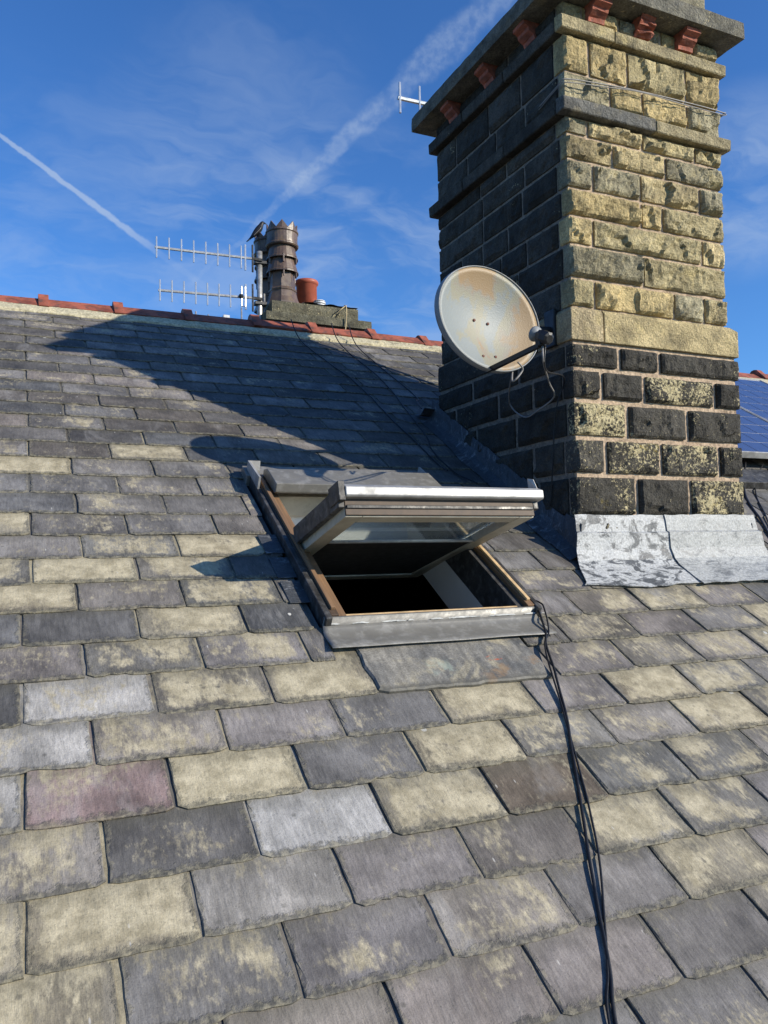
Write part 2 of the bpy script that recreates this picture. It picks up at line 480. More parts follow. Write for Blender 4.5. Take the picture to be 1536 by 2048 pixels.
# ------------------------------------------------------------ house and roof
RX0, RX1 = -5.0, 12.0          # party walls
S0, SAP = -1.1, 5.385          # eaves and apex along the slope
house = tag(empty('terraced_house', (3.5, 5.3, -7.0)), 'terraced house under a weathered grey slate roof with red clay ridge tiles', 'house')
AP = RL(0, SAP, -.028); EV = RL(0, S0, -.028)
m = MB()
wy0, wy1 = EV.y+.25, 2*AP.y-EV.y-.25
ztop = EV.z-.02
for a, b in (((RX0+.05, wy0, -7), (RX1-.05, wy0+.3, ztop)), ((RX0+.05, wy1-.3, -7), (RX1-.05, wy1, ztop))): m.box(a, b)
for x in (RX0+.05, RX1-.35):
    m.prof([(wy0+.3, -7), (wy1-.3, -7), (wy1-.3, ztop+.1), (AP.y, AP.z-.12), (wy0+.3, ztop+.1)], x, x+.3)
m.build('wall', M_sootmortar, house)
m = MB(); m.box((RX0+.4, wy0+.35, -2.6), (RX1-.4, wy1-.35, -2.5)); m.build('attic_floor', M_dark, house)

HX0, HX1, HS0, HS1 = .925, 1.605, 1.955, 2.885      # the hole for the roof window
m = MB()
def deckquad(x0, x1, s0, s1): m.box((x0, s0, -.07), (x1, s1, -.028), ROOF)
deckquad(RX0, HX0, S0, SAP); deckquad(HX1, RX1, S0, SAP); deckquad(HX0, HX1, S0, HS0); deckquad(HX0, HX1, HS1, SAP)
roof = m.build('roof', M_deck, house)
m = MB()
bk = [AP, Vector((0, 2*AP.y-EV.y, EV.z))]
m.add([(RX0, bk[0].y, bk[0].z), (RX1, bk[0].y, bk[0].z), (RX1, bk[1].y, bk[1].z), (RX0, bk[1].y, bk[1].z),
       (RX0, bk[0].y, bk[0].z-.05), (RX1, bk[0].y, bk[0].z-.05), (RX1, bk[1].y, bk[1].z-.05), (RX0, bk[1].y, bk[1].z-.05)],
      [(0, 1, 2, 3), (7, 6, 5, 4), (0, 4, 5, 1), (2, 6, 7, 3), (1, 5, 6, 2), (0, 3, 7, 4)])
m.build('rear_roof_slope', plain('rear_slates', (.10, .10, .11), .7, sc_=5), house)

# slates ------------------------------------------------
mids = [.735, .89, 1.045, 1.2, 1.365, 1.52, 1.675, 1.835, 1.985, 2.14, 2.285, 2.43, 2.58, 2.73, 2.888, 3.045, 3.2, 3.35, 3.496, 3.64, 3.786, 3.925, 4.07, 4.215, 4.355, 4.5, 4.645, 4.785, 4.93, 5.075, 5.2]
mids = [.735-.155*k for k in range(11, 0, -1)] + mids
GA = .0765; WID = .3058; TSL = .0052
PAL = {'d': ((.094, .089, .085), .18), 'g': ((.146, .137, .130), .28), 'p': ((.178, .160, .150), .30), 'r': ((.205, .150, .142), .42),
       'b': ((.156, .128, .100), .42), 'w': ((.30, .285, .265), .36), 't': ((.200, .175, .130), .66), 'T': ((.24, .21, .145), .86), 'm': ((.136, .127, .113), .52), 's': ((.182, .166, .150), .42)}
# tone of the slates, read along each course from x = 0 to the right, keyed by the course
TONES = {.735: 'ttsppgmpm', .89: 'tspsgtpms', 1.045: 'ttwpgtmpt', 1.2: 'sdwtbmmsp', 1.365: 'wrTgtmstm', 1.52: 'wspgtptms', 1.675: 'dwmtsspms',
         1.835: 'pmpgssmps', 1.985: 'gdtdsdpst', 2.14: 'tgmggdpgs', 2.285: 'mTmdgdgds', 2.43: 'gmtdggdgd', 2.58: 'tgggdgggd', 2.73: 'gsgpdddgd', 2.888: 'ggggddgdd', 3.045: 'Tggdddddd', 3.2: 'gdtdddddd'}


def slate_mesh(i, broken=False):
    rnd = random.Random(100+i)
    w, L, t = .1515, .335, TSL*rnd.uniform(.85, 1.25)
    pts = []
    def wob(a): return rnd.uniform(-a, a)
    nb = 16
    cut = rnd.uniform(.004, .014); cutr = rnd.uniform(.002, .010)
    low = [wob(.0010)+.003*noise.noise(Vector((k*.35, i*3.1, 0))) for k in range(nb+1)]
    if i % 4 == 0:
        k0 = rnd.randrange(3, nb-3)
        for k in range(k0, k0+3): low[k] += rnd.uniform(.004, .010)
    for k in range(nb+1):                      # tail, left to right
        x = -w+2*w*k/nb; y = low[k]
        if k == 0: y += cut
        if k == nb: y += cutr
        pts.append((x+(wob(.002) if 0 < k < nb else 0), y))
    if broken:
        sgn = rnd.choice((-1, 1)); dd = rnd.uniform(.03, .06)
        pts = [(x, y+max(0, dd-(w-x*sgn)*rnd.uniform(.7, .9))) for x, y in pts]
    ns = 9
    for k in range(1, ns): pts.append((w-abs(wob(.0028)), pts[nb][1]+(L-pts[nb][1])*k/ns))
    pts += [(w, L), (-w, L)]
    for k in range(ns-1, 0, -1): pts.append((-w+abs(wob(.0028)), pts[0][1]+(L-pts[0][1])*k/ns))
    n = len(pts)
    inner = []
    for j, (x, y) in enumerate(pts):
        a = Vector(pts[j-1]); b = Vector(pts[(j+1) % n]); tn = (b-a).normalized(); nn = Vector((-tn.y, tn.x))
        ins = rnd.uniform(.001, .0045) if rnd.random() < .82 else rnd.uniform(.006, .013)
        inner.append((x+nn.x*ins, y+nn.y*ins))
    m = MB(); vs = []
    vs += [(x, y, t) for x, y in inner]
    vs += [(x, y, t*rnd.uniform(.45, .8)) for x, y in pts]
    vs += [(x+wob(.001), y+abs(wob(.0015)), 0) for x, y in pts]
    # undulating top skin: fan of a coarse centre lattice would cost more, an n-gon is enough
    fs = [tuple(range(n))]
    for j in range(n):
        k = (j+1) % n
        fs.append((n+j, n+k, k, j)); fs.append((2*n+j, 2*n+k, n+k, n+j))
    fs.append(tuple(range(3*n-1, 2*n-1, -1)))
    m.add(vs, fs)
    return m.mesh('slate', M_slate)


variants = [slate_mesh(i, i >= 22) for i in range(25)]
TILT = math.asin(TSL*.98/ .15)


def cuts(k, s_tail):
    """spans the slates must leave free in this course"""
    out = []
    if 1.70 < s_tail < 2.93: out.append((.862 - (.018 if k % 2 else .0), 1.655))
    if 1.55 < s_tail < 1.66: pass
    if 2.28 < s_tail < 3.62: out.append((2.085, 3.06))
    return out


camR = mm.to_3x3().inverted()
def project(p):
    c = camR @ p
    if c.z > -.05: return None
    return (768+1629.43*c.x/-c.z, 1024-1629.43*c.y/-c.z, -c.z)


cand = []
for k, s in enumerate(mids):
    tail = s-GA
    base = (.022 if (k+1) % 2 == 0 else .172) + (.03 if s > 2.2 else 0)
    tones = TONES.get(round(s, 3))
    j0 = int((RX0-base)/WID)-1
    for j in range(j0, int((RX1-base)/WID)+1):
        x0 = base+j*WID; x1 = x0+WID
        if x1 < RX0+.1 or x0 > RX1-.1: continue
        if s > 1.6 and s < 1.75 and x0 > .85 and x1 < 1.62: continue   # big slab under the window
        spans = [(x0, x1)]
        for a, b in cuts(k, tail):
            ns_ = []
            for p, q in spans:
                if q <= a or p >= b: ns_.append((p, q)); continue
                if p < a: ns_.append((p, a))
                if q > b: ns_.append((b, q))
            spans = ns_
        for p, q in spans:
            if q-p < .035: continue
            rnd = random.Random(k*1000+j+50)
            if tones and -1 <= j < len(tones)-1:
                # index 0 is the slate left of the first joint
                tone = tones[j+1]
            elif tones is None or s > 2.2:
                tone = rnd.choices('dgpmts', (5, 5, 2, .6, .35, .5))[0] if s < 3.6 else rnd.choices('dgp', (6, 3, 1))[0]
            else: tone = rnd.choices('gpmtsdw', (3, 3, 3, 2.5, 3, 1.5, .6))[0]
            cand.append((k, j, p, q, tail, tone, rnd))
inview = []
for c in cand:
    k, j, p, q, tail, tone, rnd = c
    P = [project(RL(x, tail+y, 0)) for x in (p, (p+q)/2, q) for y in (0, .15)]
    ok = any(t and -10 < t[0] < 1546 and -10 < t[1] < 2058 for t in P)
    ctr = project(RL((p+q)/2, tail+.07, 0))
    hid = False
    if ctr and ok:
        if ctr[0] > 1165 and ctr[0] < 1480 and ctr[1] < 1030: hid = True
        if 880 < ctr[0] < 1165 and ctr[1] < 800: hid = True
    inview.append((0 if (not ok or hid) else (q-p)/ctr[2]**2, c))
inview.sort(key=lambda t: -t[0])
n_in = sum(1 for t in inview if t[0] > 0)
print('slates in view', n_in, 'all', len(cand))
rest = MB(); rest_c = []
cnt = 0
for sz, (k, j, p, q, tail, tone, rnd) in inview:
    tl = TILT*rnd.uniform(.9, 1.1)
    w = (q-p)-rnd.uniform(.002, .0085)
    rz = rnd.gauss(0, .0035)
    me = variants[rnd.randrange(22)] if rnd.random() > .03 else variants[22+rnd.randrange(3)]
    y0 = tail+rnd.gauss(0, .0022)
    mw = ROOF @ Matrix.Translation(((p+q)/2, y0, .0015+rnd.uniform(0, .0015))) @ Matrix.Rotation(rz, 4, 'Z') @ Matrix.Rotation(-tl, 4, 'X') @ Matrix.Rotation(rnd.gauss(0, .003), 4, 'Y') @ Matrix.Diagonal((w/.303, 1, 1, 1))
    if sz > 0 and cnt < 298:
        o = bpy.data.objects.new('slate', me); link(o, roof, mw); cnt += 1
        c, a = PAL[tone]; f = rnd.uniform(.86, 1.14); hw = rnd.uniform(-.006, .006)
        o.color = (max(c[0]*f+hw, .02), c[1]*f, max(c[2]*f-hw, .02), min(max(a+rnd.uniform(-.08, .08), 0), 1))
    else:
        vs = [mw @ Vector(v) for v in ((-.1515, 0, 0), (.1515, 0, 0), (.1515, .335, 0), (-.1515, .335, 0), (-.148, .004, TSL), (.148, .004, TSL), (.1515, .335, TSL), (-.1515, .335, TSL))]
        c, a = PAL[tone]; f = rnd.uniform(.86, 1.14); rest_c += [(c[0]*f, c[1]*f, c[2]*f, a)]*8
        rest.add(vs, [(4, 5, 6, 7), (0, 1, 5, 4), (1, 2, 6, 5), (2, 3, 7, 6), (3, 0, 4, 7), (3, 2, 1, 0)])
def slate2_fn(n, b):
    v = objco(n); at = n.n('ShaderNodeAttribute', attribute_name='tone')
    c = n.scale(at.outputs['Color'], n.step(n.noise(v, 7, 4, .6), .25, .75, .68, 1.34))
    c = n.scale(c, n.step(n.noise(v, 120, 4, .7), .25, .75, .74, 1.26))
    lm = n.step(n.math('ADD', n.noise(v, 9, 6, .66, .5), n.math('MULTIPLY', n.math('SUBTRACT', at.outputs['Alpha'], .5), .42)), .46, .62)
    c = n.mix(n.math('MULTIPLY', lm, .8), c, n.mix(n.noise(v, 30, 3), (.27, .232, .152), (.50, .44, .30)))
    n.set(b.inputs['Normal'], n.bump(n.noise(v, 30, 5, .65), .8, .006))
    return c


M_slate2 = mat('distant_slate', slate2_fn, .7, spec=.22)
o = rest.build('slate_field', M_slate2, roof); o['kind'] = 'stuff'
ca_ = o.data.color_attributes.new('tone', 'FLOAT_COLOR', 'POINT'); ca_.data.foreach_set('color', [t for c in rest_c for t in c])

f_ = bpy.data.objects.new('slate', variants[3]); link(f_, roof, ROOF @ Matrix.Translation((1.592, 1.757, .0018)) @ Matrix.Rotation(-.03, 4, 'X') @ Matrix.Diagonal((.135/.303, .56, 1, 1))); f_.color = (.13, .122, .115, .25)
# the wide repair slab under the window
m = MB()
rnd = random.Random(5); pts = []
x0, x1, s0, s1 = .932, 1.517, 1.592, 1.86
for k in range(23):
    x = x0+(x1-x0)*k/22; pts.append((x+rnd.uniform(-.003, .003), s0+.006*noise.noise(Vector((k*.4, 9, 0)))+rnd.uniform(-.002, .002)+(.012 if k < 1 else 0)))
pts += [(x1+.004, s0+.08), (x1-.003, s0+.16), (x1+.002, s1), (x0, s1), (x0+.004, s0+.17), (x0-.004, s0+.12), (x0+.003, s0+.06)]
n = len(pts); zt = lambda y: .0165-(y-s0)*.03
vs = [(x+(.005 if x < 1.2 else -.005), y+.005, zt(y)) for x, y in pts]+[(x, y, zt(y)-.005) for x, y in pts]+[(x, y, zt(y)-.013) for x, y in pts]
fs = [tuple(range(n))]+[(n+j, n+(j+1) % n, (j+1) % n, j) for j in range(n)]+[(2*n+j, 2*n+(j+1) % n, n+(j+1) % n, n+j) for j in range(n)]+[tuple(range(3*n-1, 2*n-1, -1))]
m.add([Vector(v)-Vector((1.22, s0, 0)) for v in vs], fs)


def slab_fn(n, b):
    v = objco(n)
    c = n.mix(n.step(n.noise(v, 5, 5, .6), .35, .65), (.10, .10, .098), (.22, .205, .175))
    c = n.mix(n.math('MULTIPLY', n.step(n.noise(n.mapping(v, loc=(3, 1, 0)), 8, 5, .65, .5), .52, .64), .7), c, (.34, .30, .21))
    c = n.scale(c, n.step(n.noise(n.mapping(v, scale=(1, .25, 1)), 60, 4), .25, .75, .75, 1.25))
    c = n.scale(c, n.step(n.noise(v, 200, 3, .6), .25, .75, .72, 1.28))
    ed = n.step(n.math('ADD', n.sep(v)[1], n.math('MULTIPLY', n.noise(v, 40, 4), -.03)), -.012, .02, .75, 0)
    c = n.mix(ed, c, (.09, .085, .07))
    c = n.mix(n.math('MULTIPLY', n.step(n.noise(n.vm('ADD', v, (4, 4, 0)), 9, 4, .6), .55, .66), n.step(n.sep(v)[0], .02, .12, 0, .7)), c, (.23, .15, .085))
    sp = n.math('MULTIPLY', n.step(n.vm('DISTANCE', n.mapping(v, scale=(1, 2.2, 0)), (.142, .24, 0)), .02, .035, 1, 0), n.step(n.noise(v, 50, 3), .42, .56))
    c = n.mix(sp, c, (.42, .10, .04))
    gn = n.math('MULTIPLY', n.step(n.vm('DISTANCE', n.mapping(v, scale=(1, 1.2, 0)), (-.06, .10, 0)), .02, .07, 1, 0), n.step(n.noise(v, 30, 3), .45, .6))
    c = n.mix(n.math('MULTIPLY', gn, .5), c, (.30, .36, .31))
    n.set(b.inputs['Normal'], n.bump(n.noise(v, 30, 6), .5, .006))
    return c


m.build('repair_slab', mat('patched_slab', slab_fn, .6), roof, ROOF @ Matrix.Translation((1.22, s0, 0)))['label'] = 'wide patched grey slab below the roof window'

# ridge -------------------------------------------------
AY, AZ = AP.y, AP.z
RID = .4345; rx = .167-RID*12
m = MB()
def bedf(u, v):
    x = RX0+(RX1-RX0)*u
    prof = [(5.180, .004), (5.186, .017), (5.215, .021), (5.285, .024)]
    t = v*3; i = min(int(t), 2); f = t-i
    s = prof[i][0]*(1-f)+prof[i+1][0]*f; o = prof[i][1]*(1-f)+prof[i+1][1]*f
    nz = noise.noise(Vector((x*9, v*3, 2)))*.007+noise.noise(Vector((x*31, v*7, 5)))*.005+noise.noise(Vector((x*2.3, 0, 8)))*.010
    return RL(x, s-(nz*1.2 if v < .6 else 0), o+nz*.35)
m.grid(bedf, 620, 6)
m.build('ridge_mortar', M_bed, roof, smooth=True)
tz = AZ+.066; wing = .116; drop = .074
def ridgeprof(e=0):   # outer, inner
    return [(AY-wing-e*.6, tz-drop-e*.2), (AY-.022-e*.3, tz-.006+e), (AY, tz+e), (AY+.022+e*.3, tz-.006+e), (AY+wing+e*.6, tz-drop-e*.2), (AY+wing-.012, tz-drop-.014), (AY, tz-.022), (AY-wing+.012, tz-drop-.014)]
body = MB().prof(ridgeprof(), 0, RID-.004); body_me = body.mesh('ridge_tile', M_terra)
coll = MB().prof(ridgeprof(.026), -.028, .030); coll_me = coll.mesh('collar', M_terra)
k = 0
while rx < RX1-RID:
    if rx > RX0:
        rnd = random.Random(k)
        mw = Matrix.Translation((rx, 0, rnd.uniform(-.006, .006)+.012*math.sin(rx*1.1))) @ Matrix.Rotation(rnd.gauss(0, .006), 4, 'Y')
        t = bpy.data.objects.new('ridge_tile', body_me); link(t, roof, mw)
        cobj = bpy.data.objects.new('ridge_collar', coll_me); link(cobj, roof, mw)
        lum = MB()
        lum.grid(lambda u, v: RL(rx-.07+.17*u, 5.175+.06*v, -.004+.034*math.sin(math.pi*u)*min(1, v*2.5)+noise.noise(Vector((rx*5+u*4, v*3, 1)))*.006), 8, 4)
        lum.build('bedding_lump', M_bed, roof, smooth=True)
    rx += RID; k += 1

# ------------------------------------------------------------ stones
def stone_mesh(sx, sy, sz, dirs, seed, bulge=.014, amp=.014, margin=.028, cell=.024, matl=None):
    hx, hy, hz = sx/2, sy/2, sz/2
    N = [max(2, round(d/cell)) if True else 2 for d in (sx, sy, sz)]
    N = [min(k, 40) for k in N]
    for a_ in range(3):
        if not any('xyz'.index(d[1]) != a_ for d in dirs): N[a_] = 3
    need = set(d[1] for d in dirs)
    idx = {}; vs = []; fs = []
    off = Vector((seed*7.3, seed*3.7, seed*1.9))
    rr = random.Random(seed)
    def vert(i, j, k):
        key = (i, j, k)
        if key in idx: return idx[key]
        p = Vector((-hx+sx*i/N[0], -hy+sy*j/N[1], -hz+sz*k/N[2]))
        d = Vector((0, 0, 0))
        for name in dirs:
            ax = 'xyz'.index(name[1]); sg = -1 if name[0] == '-' else 1
            if (i, j, k)[ax] == (0 if sg < 0 else N[ax]):
                o = [a for a in range(3) if a != ax]
                ed = min(min((hx, hy, hz)[a]-abs(p[a]) for a in o)/margin, 1)
                ed = ed*ed*(3-2*ed)
                q = p+off
                nz = 0
                for fq, wt in ((7.5, 1.1), (16.0, .50), (36.0, .14)):      # split facets, coarse to fine
                    qq = q*fq; pt = noise.voronoi(qq)[1][0]; dlt = qq-pt
                    cv_ = noise.noise_vector(pt*3.17+Vector((1.7, 9.2, 4.1)))
                    nz += wt*(cv_.x*1.1+dlt.dot(cv_)*1.5)
                nz += noise.noise(q*60)*.25
                ch = 1
                d[ax] += sg*max(-.007, ed*(bulge+amp*nz)+amp*.12*noise.noise(q*50))
        e = sum(1 for a, t in enumerate((i, j, k)) if t in (0, N[a]))
        if e >= 2:                                                        # worn arrises
            for a in range(3): 
                if (i, j, k)[a] in (0, N[a]): d[a] -= math.copysign(.0025+.004*abs(noise.noise((p+off)*14)), p[a])
        vs.append(p+d); idx[key] = len(vs)-1
        return idx[key]
    for ax in range(3):
        a, b = [t for t in range(3) if t != ax]
        for side in (0, N[ax]):
            for u in range(N[a]):
                for v in range(N[b]):
                    q = []
                    for du, dv in ((0, 0), (1, 0), (1, 1), (0, 1)):
                        t = [0, 0, 0]; t[ax] = side; t[a] = u+du; t[b] = v+dv; q.append(vert(*t))
                    if (side == 0) != (ax == 1): q.reverse()
                    fs.append(tuple(q))
    m = MB(); m.v = vs; m.f = fs
    return m


sid = [0]
def stone(root, a, b, dirs, color, name='stone', mtl=None, **kw):
    sid[0] += 1
    c = [(a[i]+b[i])/2 for i in range(3)]
    m = stone_mesh(b[0]-a[0], b[1]-a[1], b[2]-a[2], dirs, sid[0], **kw)
    return m.build(name, mtl or M_stone, root, Matrix.Translation(c), color=color)


def tan(rnd, k=1.0):
    t = rnd.random()
    c = [(.43, .335, .165), (.36, .30, .165), (.30, .265, .17), (.46, .37, .20)][int(t*3.99)]
    f = rnd.uniform(.92, 1.26)*k
    return (c[0]*f, c[1]*f, c[2]*f, rnd.uniform(.22, .48))
def soot(rnd):
    f = rnd.uniform(.7, 1.35); return (.058*f, .053*f, .044*f, rnd.uniform(.28, .50))
def leftc(rnd):  # left-face tone: soot, with that face's shade added to the colour
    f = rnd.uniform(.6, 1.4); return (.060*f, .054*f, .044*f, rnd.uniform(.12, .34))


chim = tag(empty('chimney_stack', (2.57, 3.28, .2)), 'tall square chimney stack of rock-faced sandstone rising beside the open roof window', 'chimney')
PX0, PX1, PY0, PY1 = 2.100, 3.044, 2.700, 3.872       # plinth
CX0, CX1, CY0, CY1 = 2.113, 2.998, 2.713, 3.850       # shaft
m = MB(); m.box((PX0+.014, PY0+.014, -.55), (PX1-.014, PY1-.014, .95)); m.build('mortar_core', M_mortar, chim)
m = MB(); m.box((CX0+.012, CY0+.012, .95), (CX1-.012, CY1-.012, 2.36)); m.build('mortar_core', M_mortar, chim)
m = MB(); m.box((CX0+.009, CY0+.03, .95), (CX0+.0119, CY1-.009, 2.36)); m.box((PX0+.010, PY0+.03, -.4), (PX0+.0139, PY1-.012, .94)); m.build('soot_shade_pointing', M_shademortar, chim)  # thin sooty pointing, darkened in colour to deepen the left face's shade

FR = [  # z0, z1, joints on the front
    (-.06, .149, [2.33, 2.62, 2.85]), (.149, .322, [2.42, 2.72]), (.322, .478, [2.26, 2.56, 2.90]), (.478, .634, [2.38, 2.72]), (.634, .768, [2.25, 2.48, 2.89]), (.768, .879, [2.35, 2.57]),
    (1.028, 1.155, [2.24, 2.68, 2.86]), (1.155, 1.298, [2.51]), (1.298, 1.421, [2.24, 2.86]), (1.421, 1.541, [2.51, 2.63]), (1.541, 1.666, [2.25, 2.51, 2.86]), (1.666, 1.775, [2.36, 2.66]), (1.775, 1.853, [2.23, 2.53, 2.84]),
    (1.918, 2.048, [2.36, 2.54, 2.80]), (2.048, 2.212, [2.25, 2.46, 2.80]), (2.277, 2.357, [2.22, 2.42, 2.66, 2.85])]
for ci, (z0, z1, J) in enumerate(FR):
    rnd = random.Random(300+ci)
    pl = z1 < .9
    x0, x1, y0, y1 = (PX0, PX1, PY0, PY1) if pl else (CX0, CX1, CY0, CY1)
    g = .011 if pl else .006
    za, zb = z0+g*.8, z1-g*.8
    longc = ci % 2 == 0
    dl = .075 if longc else .05; dr = .17 if longc else .31
    xs = [x0]+J+[x1]
    for i in range(len(xs)-1):
        a, b = xs[i], xs[i+1]
        first, last = i == 0, i == len(xs)-2
        dep = dl if first else dr if last else .13
        dirs = ['-y']
        c = soot(rnd) if pl else tan(rnd)
        if pl and rnd.random() < .4: c = (*c[:3], rnd.uniform(.52, .68))
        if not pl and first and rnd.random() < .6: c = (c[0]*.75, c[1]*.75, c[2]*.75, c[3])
        stone(chim, (a+(0 if first else g), y0, za), (b-(0 if last else g), y0+dep, zb), dirs, c, bulge=.008 if pl else .010, amp=.012 if pl else .022, margin=.020, cell=.0125)
    for side in (0, 1):                                   # left and right faces
        y = y0+(dr if side else dl)+g
        while y < y1-.06:
            L = rnd.uniform(.20, .42); e = y+L
            if y1-e < .14: e = y1
            dirs = ['+x' if side else '-x']+(['+y'] if e == y1 else [])
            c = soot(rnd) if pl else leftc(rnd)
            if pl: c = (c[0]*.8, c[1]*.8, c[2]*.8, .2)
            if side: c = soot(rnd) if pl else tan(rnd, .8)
            xa, xb = (x1-.13, x1) if side else (x0, x0+.13)
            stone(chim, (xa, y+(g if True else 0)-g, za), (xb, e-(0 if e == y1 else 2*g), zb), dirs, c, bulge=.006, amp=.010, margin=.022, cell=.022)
            y = e
# smooth band on top of the plinth, with a weathered chamfer
def band(a, b, dirs, color): stone(chim, a, b, dirs, color, name='band_stone', bulge=.002, amp=.003, margin=.02)
bc = (.43, .345, .185, .22)
bz0, bz1 = .885, 1.026
for a, b in ((PX0-.002, 2.265), (2.271, PX1+.002)):
    first = a < PX0
    m = MB(); ch = .024
    xa, xb = a, b
    # chamfered block: top edge pulled in at the front and on the outer end
    tl = xa+(ch*.5 if first else 0); tr = xb-(0 if first else ch*1.5)
    yy0, yy1 = PY0-.002, PY0+.24
    vs = [(xa, yy0, bz0), (xb, yy0, bz0), (xb, yy1, bz0), (xa, yy1, bz0),
          (xa, yy0, bz1-ch*.7), (xb, yy0, bz1-ch*.9), (xb, yy1, bz1-ch*.9), (xa, yy1, bz1-ch*.7),
          (tl, yy0+ch*.6, bz1), (tr, yy0+ch*.6, bz1), (tr, yy1, bz1), (tl, yy1, bz1)]
    m.add(vs, [(3, 2, 1, 0), (0, 1, 5, 4), (1, 2, 6, 5), (2, 3, 7, 6), (3, 0, 4, 7), (4, 5, 9, 8), (5, 6, 10, 9), (6, 7, 11, 10), (7, 4, 8, 11), (8, 9, 10, 11)])
    m.build('band_stone', M_stone, chim, bevel=.004, color=(bc[0]*(.9 if first else 1), bc[1]*(.9 if first else 1), bc[2], .22))
for side in (0, 1):
    y = PY0+.245
    for e in (PY0+.62, PY1+.002):
        xa, xb = ((PX1-.14, PX1+.002) if side else (PX0-.002, PX0+.14))
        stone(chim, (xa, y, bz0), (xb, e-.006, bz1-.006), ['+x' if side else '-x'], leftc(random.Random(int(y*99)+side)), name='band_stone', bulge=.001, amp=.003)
        y = e
# string course and moulding under the frieze
def moulding(a, b, z0, z1, pr, face, color, top=.02):
    m = MB()
    if face == 'front': m.prof([(CY0+.02, z0), (CY0-pr, z0), (CY0-pr-.003, z1-top*.6), (CY0-pr+.012, z1-top*.35), (CY0+.02, z1)], a, b)
    elif face == 'left': m.prof([(CX0+.02, z0), (CX0-pr, z0), (CX0-pr-.003, z1-top*.6), (CX0-pr+.012, z1-top*.35), (CX0+.02, z1)][::-1], a, b, axis=1)
    else: m.prof([(CX1-.02, z0), (CX1+pr, z0), (CX1+pr+.003, z1-top*.6), (CX1+pr-.012, z1-top*.35), (CX1-.02, z1)], a, b, axis=1)
    me = m.mesh('string_course_stone', M_stone)
    bm = bmesh.new(); bm.from_mesh(me)
    for e in list(bm.edges):
        pass
    bmesh.ops.subdivide_edges(bm, edges=[e for e in bm.edges if e.calc_length() > .15], cuts=14)
    for v in bm.verts:
        n_ = noise.noise(v.co*17)*.004+noise.noise(v.co*43)*.002
        v.co += Vector((n_, n_, n_*.8))
    bm.to_mesh(me); bm.free()
    o = bpy.data.objects.new('string_course_stone', me); link(o, chim); o.color = color
    bv = o.modifiers.new('bevel', 'BEVEL'); bv.width = .004; bv.segments = 1; bv.limit_method = 'ANGLE'; bv.angle_limit = R(35)


for z0, z1, pr, sp in ((1.853, 1.920, .036, 2.58), (2.212, 2.279, .030, 2.37)):
    greyc = (.15, .145, .13, .1) if z0 < 2 else (.36, .30, .175, .3)
    moulding(CX0-pr, sp-.003, z0, z1, pr, 'front', greyc)
    moulding(sp+.003, CX1+pr, z0+.002, z1-.003, pr-.004, 'front', (.34, .285, .17, .35))
    ys = [CY0+.02, CY0+.42, CY0+.80, CY1+.03]
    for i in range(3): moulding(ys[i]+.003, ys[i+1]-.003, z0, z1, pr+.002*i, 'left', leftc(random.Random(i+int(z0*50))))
    moulding(CY0+.022, CY1+.03, z0, z1, pr, 'right', (.26, .22, .14, .3))
# corbel bricks
def corbel(cx, cy, face, color, broken=False):
    rnd = random.Random(int(cx*1000+cy*77))
    w = .042
    prof = [(0, 2.2805), (-.030, 2.282), (-.034, 2.300), (-.058, 2.316), (-.062, 2.330), (-.086, 2.340), (-.086, 2.3565), (0, 2.3565)]
    if broken: prof = [(0, 2.2805), (-.020, 2.284), (-.048, 2.296), (-.040, 2.312), (-.066, 2.326), (-.060, 2.342), (-.078, 2.3565), (0, 2.3565)]
    m = MB()
    m.prof([(p[0]+.01, p[1]) for p in prof], -w, w)
    Tm = Matrix.Translation((cx, cy, 0)) @ (Matrix.Identity(4) if face == 'front' else Matrix.Rotation(R(-90), 4, 'Z'))
    me = m.mesh('corbel_brick', M_brick); bm = bmesh.new(); bm.from_mesh(me)
    bmesh.ops.subdivide_edges(bm, edges=bm.edges[:], cuts=2 if not broken else 4)
    for v in bm.verts: v.co += Vector([noise.noise(v.co*30+Vector((q*5, cx, cy)))*(.003 if not broken else .013) for q in range(3)])
    bm.to_mesh(me); bm.free()
    o = bpy.data.objects.new('corbel_brick', me); link(o, chim, Tm)


for i, x in enumerate((2.278, 2.538, 2.785)): corbel(x, CY0, 'front', None, i == 1)
for y in (2.93, 3.27, 3.62): corbel(CX0, y, 'left', None)
for y in (2.93, 3.27, 3.62):
    m = MB(); m.box((CX1-.02, y-.04, 2.2805), (CX1+.07, y+.04, 2.3565)); m.build('corbel_brick', M_brick, chim, bevel=.008)
stone(chim, (2.008, 2.607, 2.357), (3.072, 3.948, 2.440), ['-x', '+x', '-y', '+y'], (.155, .145, .115, .30), name='cap_slab', bulge=.0, amp=.009, margin=.02, cell=.05)
stone(chim, (2.165, 2.73, 2.441), (2.962, 3.83, 2.60), ['-x', '+x', '-y', '+y', '+z'], (.25, .225, .15, .4), name='cap_block', bulge=.004, amp=.010, margin=.03, cell=.05)

